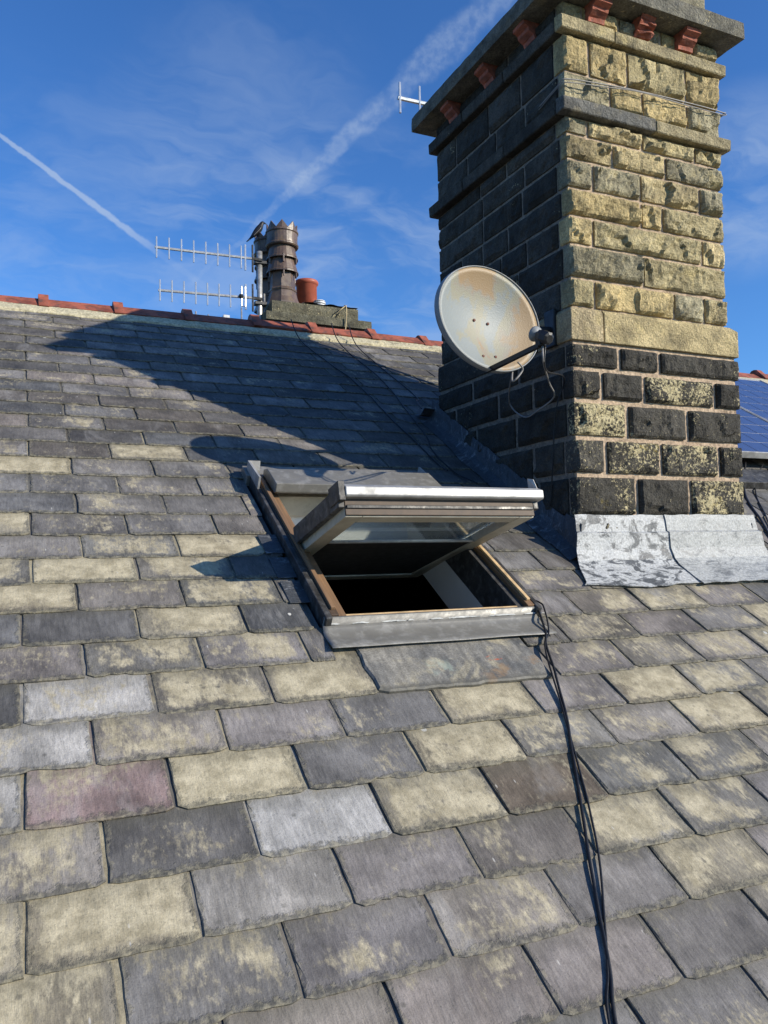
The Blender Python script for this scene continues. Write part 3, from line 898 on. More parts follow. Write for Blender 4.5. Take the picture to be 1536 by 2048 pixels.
# lead flashing at the foot of the stack ----------------
def roofz(y): return 1.5178-(5.2386-y)*math.tan(TH)
def apron(xa, xb, lift, ends, seed, mtl):
    prof = [(2.6905, .154), (2.682, .13), (2.676, .083), (2.662, .076), (2.657, .01), (2.636, -.034)]
    prof += [(RL(0, s, .014).y, RL(0, s, .014).z) for s in (2.20, 2.15, 2.10, 2.055)]
    nv = len(prof)-1
    def fn(u, v):
        i = round(v*nv); y, z = prof[i]
        flare = (i/nv)**2
        x = xa+(xb-xa)*u + (-.10*flare if ends == 'l' and u < .5 else 0)*(1-2*u) + (.12*flare if ends == 'r' else 0)*max(0, 2*u-1)
        q = Vector((x*6, i*.5, seed)); nz = noise.noise(q)*.006+noise.noise(q*3)*.0025
        if i == 0: z += noise.noise(Vector((x*11, 0, seed)))*.006
        if i == nv:
            e = noise.noise(Vector((x*3.3, 1, seed)))*.04+noise.noise(Vector((x*12, 4, seed)))*.012
            y += e*.855; z += e*.5188
        return Vector((x, y-lift-abs(nz)*.7, z+abs(nz)*.8+lift*.5))
    m = MB(); m.grid(fn, 44, nv)
    return m.build('lead_apron', mtl, chim, smooth=False, solid=.003)


apron(2.075, 2.575, .000, 'l', 1.3, M_lead2)
apron(2.545, 3.075, .006, 'r', 5.9, M_lead)
def soaker(side):
    xw = PX0-.004 if side < 0 else PX1+.004
    def fn(u, v):
        y = 2.668+(3.93-2.668)*u; rz = roofz(y)+.014
        wob_ = noise.noise(Vector((y*7, v*2, 3+side)))*.010+noise.noise(Vector((y*19, v*5, 1)))*.006
        h = .115+.035*noise.noise(Vector((math.floor(y*6.5)*1.7, 2, 2)))+.03*max(0, 1-(y-2.66)*4)
        wd = .075+.02*noise.noise(Vector((y*5, 7, side)))
        P = [(0, h), (-.005, h*.55), (-.012, .028), (-.04, .008), (-wd, -.002)]
        i = round(v*4); a, b = P[i]
        return Vector((xw+(a+(-abs(wob_) if i else 0))*(-side if side > 0 else 1)*(1 if side < 0 else 1), y, rz+b+wob_*.6))
    m = MB(); m.grid(fn, 90, 4)
    return m.build('lead_flashing', M_leadd, chim, solid=.003)


soaker(-1); soaker(1)
m = MB()       # rear gutter lead
m.grid(lambda u, v: Vector((2.02+1.1*u, 3.88+.12*v, roofz(3.88+.12*v)+.015+.09*(1-v)**2+noise.noise(Vector((u*9, v*4, 4)))*.012)), 30, 5)
m.build('lead_flashing', M_leadd, chim, solid=.003)

# ------------------------------------------------------------ roof window
win = tag(empty('roof_window', mw=ROOF @ Matrix.Translation((1.265, 1.93, 0))), 'weathered centre-pivot roof window tilted open in the slate roof', 'roof window')
def wbox(name, a, b, mtl, parent=None, T=None, bevel=.002):
    m = MB(); m.box(a, b, T); return m.build(name, mtl, parent or win, ROOF, bevel=bevel)


fl = wbox('frame_side', (.890, 1.925, -.10), (.917, 2.925, .046), M_wooddark)
wbox('edge_strip', (.917, 1.925, -.10), (.950, 2.925, .030), M_wood, fl)
wbox('edge_strip', (.896, 1.95, .046), (.911, 2.90, .058), M_wood, fl)
fr = wbox('frame_side', (1.612, 1.925, -.10), (1.640, 2.925, .046), M_wood)
wbox('edge_strip', (1.585, 1.932, -.10), (1.612, 2.925, .030), M_darkmetal, fr)
wbox('edge_strip', (1.620, 1.95, .046), (1.634, 2.90, .056), M_paleedge, fr)
fb = wbox('frame_sill', (.950, 1.925, -.10), (1.585, 1.962, .020), M_cream)
wbox('edge_strip', (.918, 1.921, .0205), (1.612, 1.950, .029), M_paleedge, fb)
wbox('frame_head', (.950, 2.875, -.10), (1.585, 2.925, .040), M_cream)
wbox('head_rebate', (.952, 2.84, -.10), (1.583, 2.8745, -.01), M_cream)
# side flashing in overlapping sheets
for x0, x1 in ((.868, .8895), (1.6405, 1.660)):
    s = 1.905
    for i in range(5):
        L = .225
        wbox('side_flashing', (x0+.0015*i, s, -.02), (x1 if x0 > 1 else .8895, s+L, .040+.0022*(4-i)), M_darkmetal, bevel=.003); s += .207
# hood over the head
m = MB(); m.prof([(2.735, .062), (2.738, .098), (2.880, .094), (2.925, .070), (2.925, .045), (2.75, .050)], .925, 1.655); m.build('hood', M_clad, win, ROOF, bevel=.003)
m = MB(); m.prof([(2.80, .041), (2.80, .094), (2.985, .080), (2.985, .041)], .872, .880); m.prof([(2.975, .041), (2.985, .080), (2.985, .02), (2.975, .02)], .8805, .925); m.build('hood_end', M_alu, win, ROOF)
m = MB(); m.prof([(2.80, .041), (2.80, .085), (2.985, .075), (2.985, .041)], 1.656, 1.663); m.build('hood_end', M_alu, win, ROOF)
wbox('head_flashing', (.86, 2.926, -.01), (1.67, 3.02, .040), M_clad)
# curved apron in front
prof = [(1.9235, .030), (1.919, .030), (1.915, .006), (1.9195, .002), (1.900, .040-.012), (1.880, .014), (1.850, .0315), (1.80, .0305)]
front = [(1.9205, .0285), (1.9165, .0285), (1.913, .006), (1.905, .004), (1.900, .0285), (1.893, .0285)]
m = MB()
ap = [(1.9235, .029), (1.914, .028), (1.910, .010), (1.904, .006), (1.897, .020), (1.888, .026), (1.870, .030), (1.84, .035), (1.80, .0385), (1.782, .0385)]
ap = [(1.9235, .029), (1.9150, .028), (1.9130, .012), (1.9060, .0105), (1.9000, .0120), (1.890, .0155), (1.872, .0215), (1.845, .0275), (1.815, .0325), (1.787, .0360)]
ap = [(1.9235, .0300), (1.9160, .0290), (1.9140, .0020), (1.9090, .0005), (1.9020, .0020), (1.8930, -.0030), (1.8780, -.0010)]
def apf(u, v):
    pr = [(1.9235, .0305), (1.9165, .0300), (1.9150, .0040), (1.9060, .0060), (1.8980, .0015), (1.8880, -.0040), (1.872, -.0060), (1.845, -.0010), (1.815, .0060), (1.787, .0120)]
    i = round(v*9); s, o = pr[i]
    # the sheet dresses down over the slates, which stand about 30 mm proud of the deck
    o2 = o+.0125*(1 if i > 2 else .8)
    x = .866+(1.640-.866)*u+(-.012+.024*u)*(i/9)
    return Vector((x, s+noise.noise(Vector((x*5, 0, 1)))*.002*(i > 7), o2+noise.noise(Vector((x*4, i*.3, 2)))*.0022*(i/9)))
m.grid(apf, 40, 9)
m.build('apron', M_clad, win, ROOF, smooth=True, solid=.002)
m = MB(); rnd = random.Random(3); x = .875
while x < 1.62:
    L = rnd.uniform(.02, .12)
    m.grid(lambda u, v: Vector((x+L*u, 1.9085+.005*v*math.sin(math.pi*min(max(u, .05), .95)), .0205+.0025*v+noise.noise(Vector(((x+u*L)*80, v*3, 0)))*.002)), 12, 2)
    x += L+rnd.uniform(.005, .07)
m.build('sealant_line', plain('old_sealant', (.45, .45, .43), .8, var=.3, sc_=40), win, ROOF, solid=.002)
# lead soakers tucked under the slates on the left
for s in (2.20, 2.36, 2.05):
    wbox('soaker', (.80, s, .009), (.868, s+.13, .011), M_leadd)
# lining of the opening (plaster boards below the frame)
def liningpanel(pts, name='lining'):
    m = MB(); m.add(pts, [(0, 1, 2, 3)]); return m.build(name, M_white, win, solid=.012)
tl, tr_, bl, br = RL(.9435, 2.882, -.10), RL(1.5915, 2.882, -.10), RL(.9435, 1.955, -.10), RL(1.5915, 1.955, -.10)
dn = Vector((0, 0, -.20))
hd = Vector((0, .02, -.19))
liningpanel([tl, tl+hd+Vector((-.02, 0, 0)), bl+dn+Vector((-.02, 0, 0)), bl])
liningpanel([tr_, tr_+hd+Vector((.02, 0, 0)), br+dn+Vector((.02, 0, 0)), br])
liningpanel([tl, tr_, tr_+hd+Vector((.02, 0, 0)), tl+hd+Vector((-.02, 0, 0))])
liningpanel([bl, br, br+dn, bl+dn])
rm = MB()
rm.box((.3, 1.9, -1.9), (2.2, 3.9, -1.85)); rm.build('attic_shade', M_dark, house)  # added dark sheet below the opening, standing in for the unlit attic

# sash, pivoted in the middle
ANG = 45
PV = Matrix.Translation((0, 2.385, .035)) @ Matrix.Rotation(R(-ANG), 4, 'X')
SM = ROOF @ PV
# local sash axes: x, y up the sash (so the tail is at negative y), z outwards
def sbox(name, a, b, mtl, parent, bevel=.002):
    m = MB(); m.box(a, b); return m.build(name, mtl, parent, SM, bevel=bevel)
sash = empty('sash', mw=SM, parent=win)
SX0, SX1 = .9205, 1.6095
for nm, a, b in (('side_rail', (SX0, -.455, -.040), (SX0+.058, .455, .012)), ('side_rail', (SX1-.058, -.455, -.040), (SX1, .455, .012)),
                 ('bottom_rail', (SX0+.0585, -.455, -.040), (SX1-.0585, -.395, .012)), ('top_rail', (SX0+.0585, .395, -.040), (SX1-.0585, .455, .012))):
    sbox(nm, a, b, M_cream, sash)
sbox('glass', (SX0+.0585, -.395, -.012), (SX1-.0585, .395, .004), M_glass, sash, 0)
sbox('blind', (SX0+.060, -.135, -.034), (SX1-.060, .394, -.031), M_blind, sash, 0)
m = MB(); m.tube([(SX0+.059, -.138, -.034), (SX1-.059, -.138, -.034)], .006, 10); m.build('blind_bar', M_alu, sash, SM, smooth=True)
for xa, xb in ((SX0-.022, SX0-.0005), (SX1+.0005, SX1+.022)):
    sbox('side_cladding', (xa, -.462, -.012), (xb, -.02, .052), M_darkmetal, sash, .003)
    sbox('side_cladding', (xa, .03, -.030), (xb, .46, .024), M_darkmetal, sash, .003)
sbox('weather_strip', (SX0, -.463, -.036), (SX1, -.4555, .018), M_wooddark, sash)
sbox('weather_strip', (SX0+.004, -.468, -.016), (SX1-.004, -.4635, -.004), M_black, sash)
m = MB(); m.prof([(-.485, .016), (-.492, .020), (-.494, .046), (-.470, .060), (-.400, .064), (-.400, .014)], SX0-.004, SX1+.030); m.build('bottom_cladding', M_alu, sash, SM, bevel=.003)
sbox('cladding_cap', (SX0-.026, -.488, .004), (SX0-.0045, -.40, .066), M_darkmetal, sash, .002)
m = MB(); m.add([(SX1+.024, -.47, .06), (SX1+.024, -.42, .06), (SX1+.012, -.44, .105), (SX1+.020, -.462, .095)], [(0, 1, 2, 3)]); m.build('bent_tab', M_alu, sash, SM, solid=.002)
for x in (SX0-.012, SX1+.012):
    m = MB(); m.lathe([(.018, -.016), (.018, .016)], 16); o = m.build('pivot_hinge', M_darkmetal, sash, SM @ Matrix.Translation((x, 0, -.01)) @ Matrix.Rotation(R(90), 4, 'Y'))

# ------------------------------------------------------------ satellite dish
DC = Vector((1.715, 2.710, .931)); dn_ = Vector((.13346, -.98706, .08889)).normalized()
dh = Vector((.99098, .13399, 0)).normalized(); dv = dn_.cross(dh)
DM = Matrix.Identity(4)
for i, a in enumerate((dh, dv, dn_)):
    for j in range(3): DM[j][i] = a[j]
DM.translation = DC
dish = tag(empty('satellite_dish', mw=DM), 'rust-stained pale satellite dish bracketed to the side of the sandstone chimney', 'satellite dish')
A_, B_ = .243, .2155
def dsurf(r, t, back=0):
    # slightly egg-shaped rim
    e = 1+.035*math.cos(2*t+.6)
    return Vector((A_*r*e*math.cos(t), B_*r*e*math.sin(t), -.052*(1-r*r)-back))
m = MB(); nt_, nr = 64, 12
vs = [Vector((0, 0, -.052))]
for i in range(1, nr+1):
    for k in range(nt_): vs.append(dsurf(i/nr, 2*math.pi*k/nt_))
fs = [(0, 1+k, 1+(k+1) % nt_) for k in range(nt_)]
for i in range(nr-1):
    for k in range(nt_):
        a = 1+i*nt_; fs.append((a+k, a+nt_+k, a+nt_+(k+1) % nt_, a+(k+1) % nt_))
m.add(vs, fs)
o = m.build('reflector', M_dish, dish, DM, smooth=True)
sm = o.modifiers.new('solid', 'SOLIDIFY'); sm.thickness = .003; sm.offset = -1
m = MB()
ring = [(1.0, .002), (1.012, .006), (1.024, .002), (1.028, -.012), (1.024, -.024), (1.008, -.022)]
vs = []; fs = []
for k in range(nt_):
    t = 2*math.pi*k/nt_
    for rr_, z in ring:
        p = dsurf(rr_, t); vs.append(Vector((p.x, p.y, z)))
L_ = len(ring)
for k in range(nt_):
    for i in range(L_):
        k2 = (k+1) % nt_; i2 = (i+1) % L_; fs.append((k*L_+i, k*L_+i2, k2*L_+i2, k2*L_+i))
m.add(vs, fs); m.build('rim', M_grey, dish, DM, smooth=True)
for x, y in ((-.045, .005), (.025, .0), (-.035, -.15), (.03, -.145)):
    m = MB(); m.lathe([(.0065, -.003), (.0055, .003), (.002, .004)], 12)
    r2 = (x/A_)**2+(y/B_)**2
    m.build('bolt', plain('rusty_bolt', (.13, .045, .03), .7), dish, DM @ Matrix.Translation((x, y, -.052*(1-r2)+.002)))
m = MB(); m.tube([(-.014, -.205, -.02), (-.014, -.205, .0), (-.008, -.196, .262)], [.013, .0125, .0115], 4); m.build('feed_arm', M_black, dish, DM)
LN = Matrix.Translation((.0, -.163, .270)) @ Vector((0, 0, 1)).rotation_difference(Vector((0, .163, -.270))).to_matrix().to_4x4()
lnb = MB(); lnb.lathe([(.015, -.045), (.024, -.040), (.026, -.01), (.022, .012), (.016, .02)], 8, rot=R(22.5)); lnb.build('feed_body', M_black, dish, DM @ LN)
m = MB(); m.lathe([(.012, .018), (.016, .028), (.028, .032), (.029, .040), (.020, .042), (.016, .036)], 20); m.build('feed_horn', M_grey, dish, DM @ LN, smooth=True)
m = MB(); m.box((-.016, -.200, .248), (.016, -.155, .275)); m.build('feed_clamp', M_black, dish, DM, bevel=.004)
m = MB(); m.tube([(0, 0, -.058), (.0, -.0, -.10)], .030, 12); m.build('mount_boss', M_black, dish, DM)
w1 = Vector((2.112, 2.835, .955)); m = MB(); m.tube([DC-dn_*.095, DC-dn_*.13+Vector((.10, 0, .0)), Vector((2.02, 2.835, .95)), w1], .016, 10); m.build('wall_arm', M_black, dish)
m = MB(); m.box((2.085, 2.800, .880), (2.104, 2.870, 1.040)); m.build('wall_plate', M_black, dish, bevel=.004)
LW = DM @ Vector((.0, -.20, .27))
coax = [LW+Vector((0, 0, .0)), LW+Vector((.01, .01, -.06)), Vector((1.98, 2.70, .69)), Vector((2.075, 2.80, .66)), Vector((2.080, 2.92, .625)), Vector((2.080, 3.03, .612)), Vector((2.075, 3.14, .70)), Vector((1.90, 2.84, .78)), DM @ Vector((.03, -.27, .06)), DM @ Vector((.06, -.23, .09)), DM @ Vector((.03, -.205, .10))]
m = MB(); m.tube(catmull(coax, 8), .0035, 8); tag(m.build('coax_cable', M_cableg, smooth=True), 'twin grey coax cable looping from the satellite dish against the chimney', 'cable', )
m = MB(); m.tube(catmull([LW+Vector((.012, .0, 0)), LW+Vector((.035, .03, -.08)), Vector((2.07, 2.72, .72)), Vector((2.082, 2.80, .60)), Vector((2.082, 2.83, .40)), Vector((2.085, 2.86, .2))], 8), .003, 8); tag(m.build('coax_cable', M_cable, smooth=True), 'black coax cable dropping from the dish straight down the chimney side', 'cable')
m = MB()
wire = [(2.106, 2.92, 1.965), (2.098, 2.74, 1.985), (2.105, 2.692, 1.990), (2.28, 2.685, 2.006), (2.50, 2.682, 2.020), (2.75, 2.684, 2.030), (2.99, 2.690, 2.036), (3.012, 2.72, 2.036), (3.02, 3.0, 2.03)]
m.tube(catmull(wire, 6), .0028, 6); m.tube(catmull([Vector(p)+Vector((0, -.004, -.012+.006*math.sin(i*2))) for i, p in enumerate(wire)], 6), .0022, 6)
tag(m.build('aerial_cable', M_cableg, smooth=True), 'thin grey lashing wire strung round the top of the stone chimney', 'cable')

# ------------------------------------------------------------ cables on the slates
def roofcable(pts, r, lift=.012, seed=0):
    out = []
    P = catmull([Vector((p[0], p[1], p[2] if len(p) > 2 else lift)) for p in pts], 10)
    for p in P: out.append(ROOF @ Vector((p.x+noise.noise(Vector((p.y*3, seed, 0)))*.006, p.y, p.z+noise.noise(Vector((p.y*9, seed, 4)))*.003)))
    m = MB(); m.tube(out, r, 8); return m
CB = [(1.668, 2.02, .012), (1.664, 1.96, .03), (1.650, 1.915, .035), (1.612, 1.80, .025), (1.575, 1.736, .022), (1.522, 1.60, .024), (1.455, 1.43, .014), (1.389, 1.304), (1.301, 1.138), (1.215, .970), (1.149, .838), (1.086, .715), (1.040, .634), (.96, .45), (.9, .2)]
tag(roofcable(CB, .0042).build('power_cable', M_cable, smooth=True), 'thick black cable running from the roof window corner down over the slates', 'cable')
tag(roofcable([(x+.022*math.sin(i*.9)+.006, s, z[0] if z else .012) for i, (x, s, *z) in enumerate(CB)], .003, seed=5).build('power_cable', M_cable, smooth=True), 'thinner black cable twisting along the thick one below the roof window', 'cable')
for i, (pts, lb) in enumerate((([(1.70, 5.27, .11), (1.73, 5.05, .02), (1.80, 4.6), (1.838, 4.39), (1.85, 4.0), (1.846, 3.615), (1.86, 3.2), (1.85, 3.05, .03)], 'black wire from the ridge down to the roof window hood'),
                               ([(1.99, 5.27, .11), (2.01, 5.05, .02), (2.05, 4.436), (2.0, 3.9), (1.95, 3.5), (1.907, 3.363), (1.90, 3.1), (1.93, 2.9, .04)], 'black wire from the ridge to the lead strip beside the stone chimney'),
                               ([(2.12, 5.27, .11), (2.13, 5.05, .02), (2.162, 4.368), (2.16, 4.1), (2.08, 3.95, .05), (2.04, 3.80, .06)], 'black wire from the ridge to the back corner of the stone chimney'))):
    tag(roofcable(pts, .0035, seed=i*3+9).build('roof_wire', M_cable, smooth=True), lb, 'wire')
for i, pts in enumerate(([(3.95, 3.25, .05), (3.64, 2.916), (3.45, 2.62), (3.337, 2.45), (3.25, 2.3), (3.2, 2.1)], [(4.10, 3.25, .05), (3.75, 2.95), (3.53, 2.66), (3.40, 2.47), (3.36, 2.3), (3.3, 2.1)])):
    tag(roofcable(pts, .006 if i == 0 else .004, seed=i+30).build('panel_cable', M_cable, smooth=True), ('thick' if i == 0 else 'thin')+' black lead running down the slates from under the solar panel', 'cable')

# ------------------------------------------------------------ far chimney on the rear slope
far = tag(empty('chimney_stack', (2.4, 7.1, .8)), 'far chimney with crowned brown pots showing over the red ridge tiles', 'chimney')
FY = 6.6
for z in range(7):
    za = .70+z*.165
    rnd = random.Random(900+z)
    xs = [2.04]+([2.30, 2.62] if z % 2 else [2.18, 2.45, 2.70])+[2.84]
    for i in range(len(xs)-1):
        stone(far, (xs[i]+.006, FY+.10, za+.006), (xs[i+1]-.006, FY+.26, za+.159), ['-y'], soot(rnd), bulge=.006, amp=.008, cell=.05)
    y = FY+.27
    while y < 7.55: stone(far, (2.04, y, za+.006), (2.17, min(y+.32, 7.6)-.012, za+.159), ['-x'], soot(rnd), bulge=.006, amp=.008, cell=.06); y += .32
m = MB(); m.box((2.05, FY+.11, .4), (2.83, 7.59, 2.018)); m.build('mortar_core', M_sootmortar, far)
stone(far, (1.942, FY, 2.034), (2.925, 7.72, 2.112), ['-x', '+x', '-y', '+y'], (.13, .122, .085, .35), name='cap_slab', bulge=0, amp=.010, margin=.02, cell=.05)
stone(far, (2.012, FY+.06, 2.113), (2.820, 7.62, 2.226), ['-x', '+x', '-y', '+y'], (.135, .125, .085, .35), name='cap_block', bulge=0, amp=.010, margin=.02, cell=.05)
m = MB()
m.grid(lambda u, v: Vector((2.02+.80*u, FY+.07+.9*v, 2.222+.035*math.sin(math.pi*min(1, max(0, u)))*math.sin(math.pi*v)**.5+(.02*noise.noise(Vector((u*8, v*8, 3)))+.018)*(u > .35))), 24, 20)
m.build('flaunching', M_bed if False else M_sootmortar, far, smooth=True)
for x in (2.20, 2.45, 2.70):
    m = MB(); m.box((x-.045, FY+.035, 1.986), (x+.045, FY+.12, 2.033)); m.build('corbel_brick', M_brick, far, bevel=.006)


def crownpot(x, y, z, sc_, name='chimney_pot'):
    T = Matrix.Translation((x, y, z)) @ Matrix.Diagonal((sc_, sc_, sc_, 1))
    p = empty(name, mw=T, parent=far)
    m = MB()
    m.lathe([(.150, 0), (.150, .012), (.132, .06), (.118, .12), (.124, .125), (.126, .135), (.122, .143), (.115, .15), (.111, .29), (.095, .295)], 8, rot=R(22.5)); m.build('shaft', M_brownpot, p, T)
    m = MB(); m.lathe([(.094, .285), (.094, .60)], 20, closed=False); m.build('flue', M_black, p, T, smooth=True)
    for z0, r0 in ((.285, .142), (.410, .138)):
        m = MB(); m.lathe([(.105, z0+.125), (.110, z0+.128), (r0-.006, z0+.02), (r0+.002, z0+.012), (r0+.002, z0), (r0-.010, z0), (.100, z0+.115)], 28); m.build('louvre_skirt', M_brownpot, p, T, smooth=False)
        for k in range(6):
            a = k*math.pi/3+.3; mm_ = MB(); mm_.box((-.008, -.006, -.045), (.012, .006, .03)); mm_.build('spur', M_brownpot, p, T @ Matrix.Rotation(a, 4, 'Z') @ Matrix.Translation((.128, 0, z0-.005)), bevel=.002)
    m = MB(); m.lathe([(.118, .520), (.140, .522), (.147, .532), (.147, .542), (.139, .552), (.137, .575), (.139, .64), (.147, .648), (.147, .660), (.140, .666), (.128, .666), (.124, .53)], 32); m.build('crown_band', M_brownpot, p, T, smooth=False)
    nt2 = 8; vs = []; fs = []
    for k in range(nt2):
        a0, a1 = 2*math.pi*k/nt2+.1, 2*math.pi*(k+1)/nt2+.1; am = (a0+a1)/2
        b_ = len(vs)
        for r in (.138, .124):
            for a, zz in ((a0, .660), (am-.19, .662), (am, .735), (am+.19, .662), (a1, .660)):
                if a in (a0, a1): zz = .672
                vs.append((r*math.cos(a), r*math.sin(a), zz))
        # outer and inner tooth with a thickness
        o_ = b_; i_ = b_+5
        base0 = len(vs)
        for r in (.138, .124):
            for a in (a0, am, a1): vs.append((r*math.cos(a), r*math.sin(a), .655))
        fs += [(base0, base0+1, o_+2, o_), (base0+1, base0+2, o_+4, o_+2), (i_, i_+2, base0+4, base0+3), (i_+2, i_+4, base0+5, base0+4), (o_, o_+2, i_+2, i_), (o_+2, o_+4, i_+4, i_+2)]
    m = MB(); m.add(vs, fs); m.build('crown_teeth', M_brownpot, p, T)
    return p


crownpot(2.155, FY+.20, 2.222, .995)
crownpot(2.105, FY+.42, 2.222, .975)
m = MB(); m.lathe([(.098, 0), (.095, .28), (.102, .285), (.110, .297), (.112, .312), (.104, .326), (.090, .328), (.084, .315), (.084, .05)], 28); m.build('clay_pot', M_redpot, far, Matrix.Translation((2.455, FY+.42, 2.225)), smooth=True)
m = MB()
for k in range(5): m.lathe([(.045, .0+.022*k), (.058, .002+.022*k), (.058, .012+.022*k), (.045, .014+.022*k)], 18, closed=False)
m.lathe([(.056, .108), (.052, .116), (.0, .118)], 18)
cv = m.build('vent_cowl', M_ventw, far, Matrix.Translation((2.535, FY+.30, 2.225)))
m = MB(); m.lathe([(.044, -.02), (.044, .11)], 14); m.build('cowl_core', M_black, far, Matrix.Translation((2.535, FY+.30, 2.225)))
m = MB(); m.tube(catmull([(2.70, FY+.10, 2.26), (2.675, FY-.008, 2.20), (2.665, FY-.015, 2.06), (2.655, FY-.012, 1.96)], 6), .006, 6); m.tube(catmull([(2.70, FY+.05, 2.245), (2.64, FY+.0, 2.20), (2.60, FY+.02, 2.16), (2.59, FY+.03, 2.15)], 5), .0045, 5)
tag(m.build('dry_stem', M_stick, smooth=True), 'dry straw-coloured plant stem hanging over the edge of the far chimney cap', 'plant')

# aerials -----------------------------------------------
MX, MY = 1.925, 6.74
mast = tag(empty('aerial_mast', (MX, MY, 1.6)), 'weathered steel mast standing against the far chimney', 'mast')
m = MB(); m.tube([(MX, MY, 1.55), (MX+.006, MY, 2.66)], .024, 12); m.build('pole', M_steel, mast, smooth=True)
m = MB(); m.tube([(MX+.055, MY+.02, 1.80), (MX+.05, MY+.02, 2.30)], .009, 8); m.build('stay_rod', M_steel, mast, smooth=True)
for z in (2.56, 2.20, 1.98):
    m = MB(); m.box((MX-.045, MY-.035, z-.014), (MX+.06, MY+.035, z+.014)); m.build('clamp', M_darkmetal, mast, bevel=.004)


def yagi(x0, x1, y, z0, z1, n_el, lab, hh=.088, dip=True, group=None, r=.0065):
    o = tag(empty('tv_aerial', (x1, y, z1)), lab, 'aerial')
    m = MB(); m.tube([(x0-.012, y, z0), (x1, y, z1)], r*1.7, 6); m.build('boom', M_aerial, o)
    for i in range(n_el):
        f = i/(n_el-1); x = x0+(x1-x0)*f*.88; z = z0+(z1-z0)*f*.88
        hk = hh*(1+.12*f)
        m = MB(); m.tube([(x, y-.006, z-hk), (x, y-.006, z+hk)], r, 6); m.build('element', M_aerial, o)
    for x_, hk in (((x1-(x1-x0)*.075), hh*1.25), (x1+.005, hh*1.35)):
        m = MB(); m.tube([(x_, y-.004, z1-hk), (x_, y-.004, z1+hk)], r*1.3, 6); m.build('reflector', M_darkmetal if x_ > x1 else M_aerial, o)
    if dip:
        xd = x0+(x1-x0)*.90
        m = MB(); h_ = hh*.95
        m.tube([(xd-.016, y-.01, z1-h_), (xd+.016, y-.01, z1-h_), (xd+.016, y-.01, z1+h_), (xd-.016, y-.01, z1+h_), (xd-.016, y-.01, z1-h_)], r*.9, 5); m.build('dipole', M_aerial, o)
        m = MB(); m.lathe([(.0, -.022), (.017, -.015), (.022, 0), (.017, .015), (0, .022)], 10); m.build('junction_box', M_black, o, Matrix.Translation((xd-.02, y-.01, z1)))
    m = MB(); m.tube([(x1, y, z1), (x1+.09, y, z1-.003)], r*2.2, 6); m.build('mount_arm', M_darkmetal, o)
    return o


yagi(1.052, 1.852, 6.70, 2.560, 2.575, 8, 'upper long television aerial on the mast by the far chimney', dip=False)
yagi(1.078, 1.850, 6.70, 2.205, 2.232, 8, 'lower television aerial with loop dipole on the mast by the far chimney')
yagi(2.065, 2.66, 4.20, 2.705, 2.715, 5, 'television aerial poking out behind the cap of the sandstone chimney', hh=.093, dip=False, r=.0075)
m = MB(); m.tube([(2.70, 4.20, roofz(4.2)-.05), (2.70, 4.20, 2.85)], .02, 10); tag(m.build('aerial_pole', M_steel, smooth=True), 'steel pole behind the sandstone chimney carrying its aerial', 'pole')
# a few distant masts over the ridge
for x, zt, lab in ((1.84, 2.77, 'thin distant pole over the ridge, farthest from the far chimney'), (1.98, 2.75, 'short thin distant pole over the ridge beside the pale flue'), (2.36, 2.86, 'tallest thin distant pole over the ridge, between pale flue and mast')):
    m = MB(); m.tube([(x, 9.0, -7.0), (x, 9.0, zt)], .009, 6)
    tag(m.build('distant_pole', M_steel, smooth=True), lab, 'pole', 'distant poles beyond the ridge')
m = MB(); m.lathe([(.06, 0), (.045, 9.69), (.05, 9.69), (.05, 9.755), (.045, 9.76)], 4, rot=R(45)); tag(m.build('flue_pipe', M_steel, mw=Matrix.Translation((2.18, 9.0, -7.0))), 'pale square flue just showing over the red ridge tiles', 'flue')

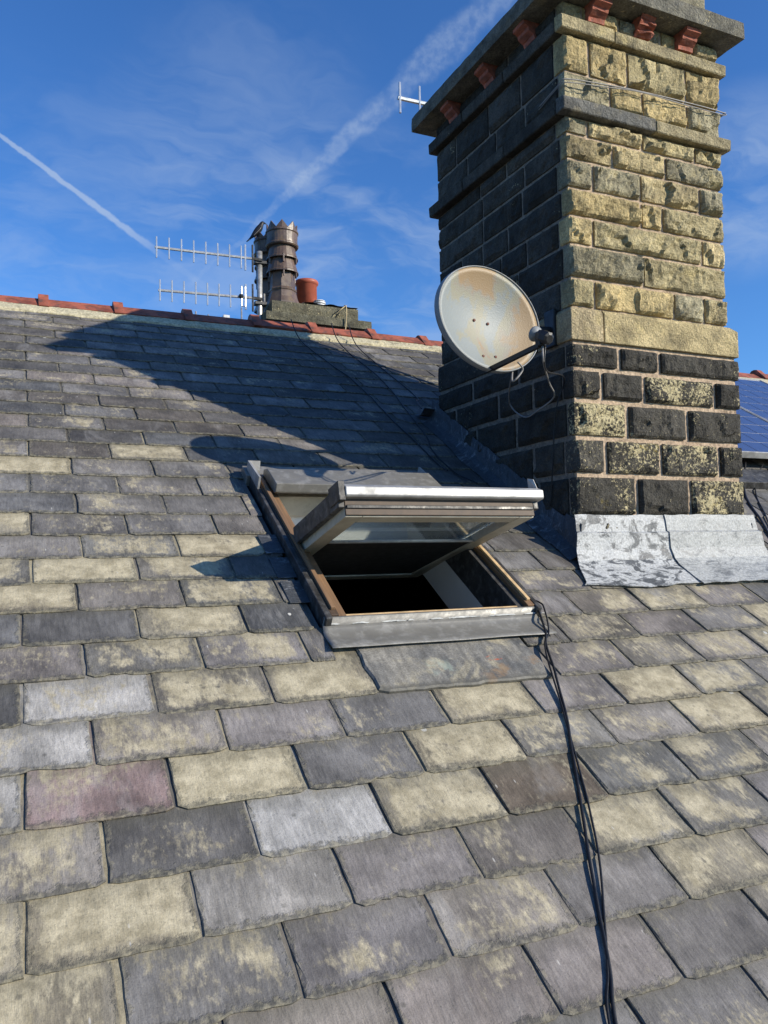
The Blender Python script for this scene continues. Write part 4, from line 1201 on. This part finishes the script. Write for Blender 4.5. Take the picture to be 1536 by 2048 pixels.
# bird --------------------------------------------------
def bird():
    o = tag(empty('bird', (1.998, FY+.38, 2.872)), 'black crow perched on the smaller crowned chimney pot', 'bird')
    S = Matrix.Translation((1.998, FY+.38, 2.872)) @ Matrix.Rotation(R(10), 4, 'Z') @ Matrix.Diagonal((.78, .78, .82, 1))
    spine = [(-.150, 0, -.055, .006, .022), (-.105, 0, -.010, .010, .026), (-.060, 0, .040, .030, .034), (-.020, 0, .085, .042, .044), (.010, 0, .125, .040, .042), (.026, 0, .155, .028, .030), (.036, 0, .178, .026, .027), (.050, 0, .192, .022, .022), (.066, 0, .192, .011, .011), (.100, 0, .184, .002, .002)]
    m = MB(); vs = []; fs = []; n = 12
    for i, (x, y, z, a, b) in enumerate(spine):
        p0 = Vector(spine[max(i-1, 0)][:3]); p1 = Vector(spine[min(i+1, len(spine)-1)][:3]); t = (p1-p0).normalized(); nn = Vector((-t.z, 0, t.x))
        for k in range(n):
            an = 2*math.pi*k/n; vs.append(Vector((x, y, z))+nn*a*math.cos(an)+Vector((0, 1, 0))*b*math.sin(an))
    for i in range(len(spine)-1):
        for k in range(n): fs.append((i*n+k, i*n+(k+1) % n, (i+1)*n+(k+1) % n, (i+1)*n+k))
    fs += [tuple(range(n)), tuple(range((len(spine)-1)*n+n-1, (len(spine)-1)*n-1, -1))]
    # legs grow out of the belly
    m.add(vs, fs)
    for sy in (-.014, .014): m.tube([(-.005, sy, .075), (.004, sy, .035), (.0, sy, .0), (.03, sy, -.004)], [.012, .005, .004, .003], 6)
    b = m.build('body', M_feather, o, S, smooth=True)
    sub = b.modifiers.new('sub', 'SUBSURF'); sub.levels = 1; sub.render_levels = 1
    for sy in (-1, 1):
        w_ = MB(); w_.grid(lambda u, v: Vector((-.125*u+.012*(1-u), sy*(.040-.018*u+.006*math.sin(math.pi*v)), .118-.150*u-.040*(v-.5)*(1-u*.6))), 6, 4); w_.build('wing', M_feather, o, S, smooth=True, solid=.006)


bird()

# ------------------------------------------------------------ solar panels
def panel(x0, x1, s0, s1, lab):
    o = tag(empty('solar_panel', mw=ROOF @ Matrix.Translation(((x0+x1)/2, s0, .1))), lab, 'solar panel')
    def pb(name, a, b, mtl, bv=.002): m = MB(); m.box(a, b); return m.build(name, mtl, o, ROOF, bevel=bv)
    pb('frame', (x0, s0, .085), (x1, s0+.012, .125), M_alu); pb('frame', (x0, s1-.012, .085), (x1, s1, .125), M_alu)
    pb('frame', (x0, s0+.0121, .085), (x0+.012, s1-.0121, .125), M_alu); pb('frame', (x1-.012, s0+.0121, .085), (x1, s1-.0121, .125), M_alu)
    pb('backsheet', (x0+.0121, s0+.0121, .112), (x1-.0121, s1-.0121, .118), M_panelw, 0)
    for ss in (.25, .75): pb('mounting_rail', (x0, s0+(s1-s0)*ss-.02, .0), (x1, s0+(s1-s0)*ss+.02, .0845), M_darkmetal)
    nx, ns_ = 6, 10; cw = (x1-x0-.04)/nx; chh = (s1-s0-.04)/ns_
    m = MB(); m.box((.004, .004, .1182), (cw-.004, chh-.004, .1200)); me = m.mesh('cell', M_cell)
    for i in range(nx):
        for j in range(ns_):
            c = bpy.data.objects.new('cell', me); link(c, o, ROOF @ Matrix.Translation((x0+.02+cw*i, s0+.02+chh*j, 0)))


panel(3.70, 4.69, 3.24, 4.87, 'blue solar panel on the slates just behind the stone chimney')
panel(4.70, 5.69, 3.24, 4.87, 'blue solar panel beyond the aluminium joint of the nearer panel')
m = MB(); m.box((3.62, 2.98, .006), (4.05, 3.16, .05), ROOF); m.box((4.06, 3.0, .006), (4.5, 3.18, .07), ROOF)
tag(m.build('panel_flashing', M_darkmetal, bevel=.004), 'black flashing trays lying on the slates below the solar panels', 'flashing')
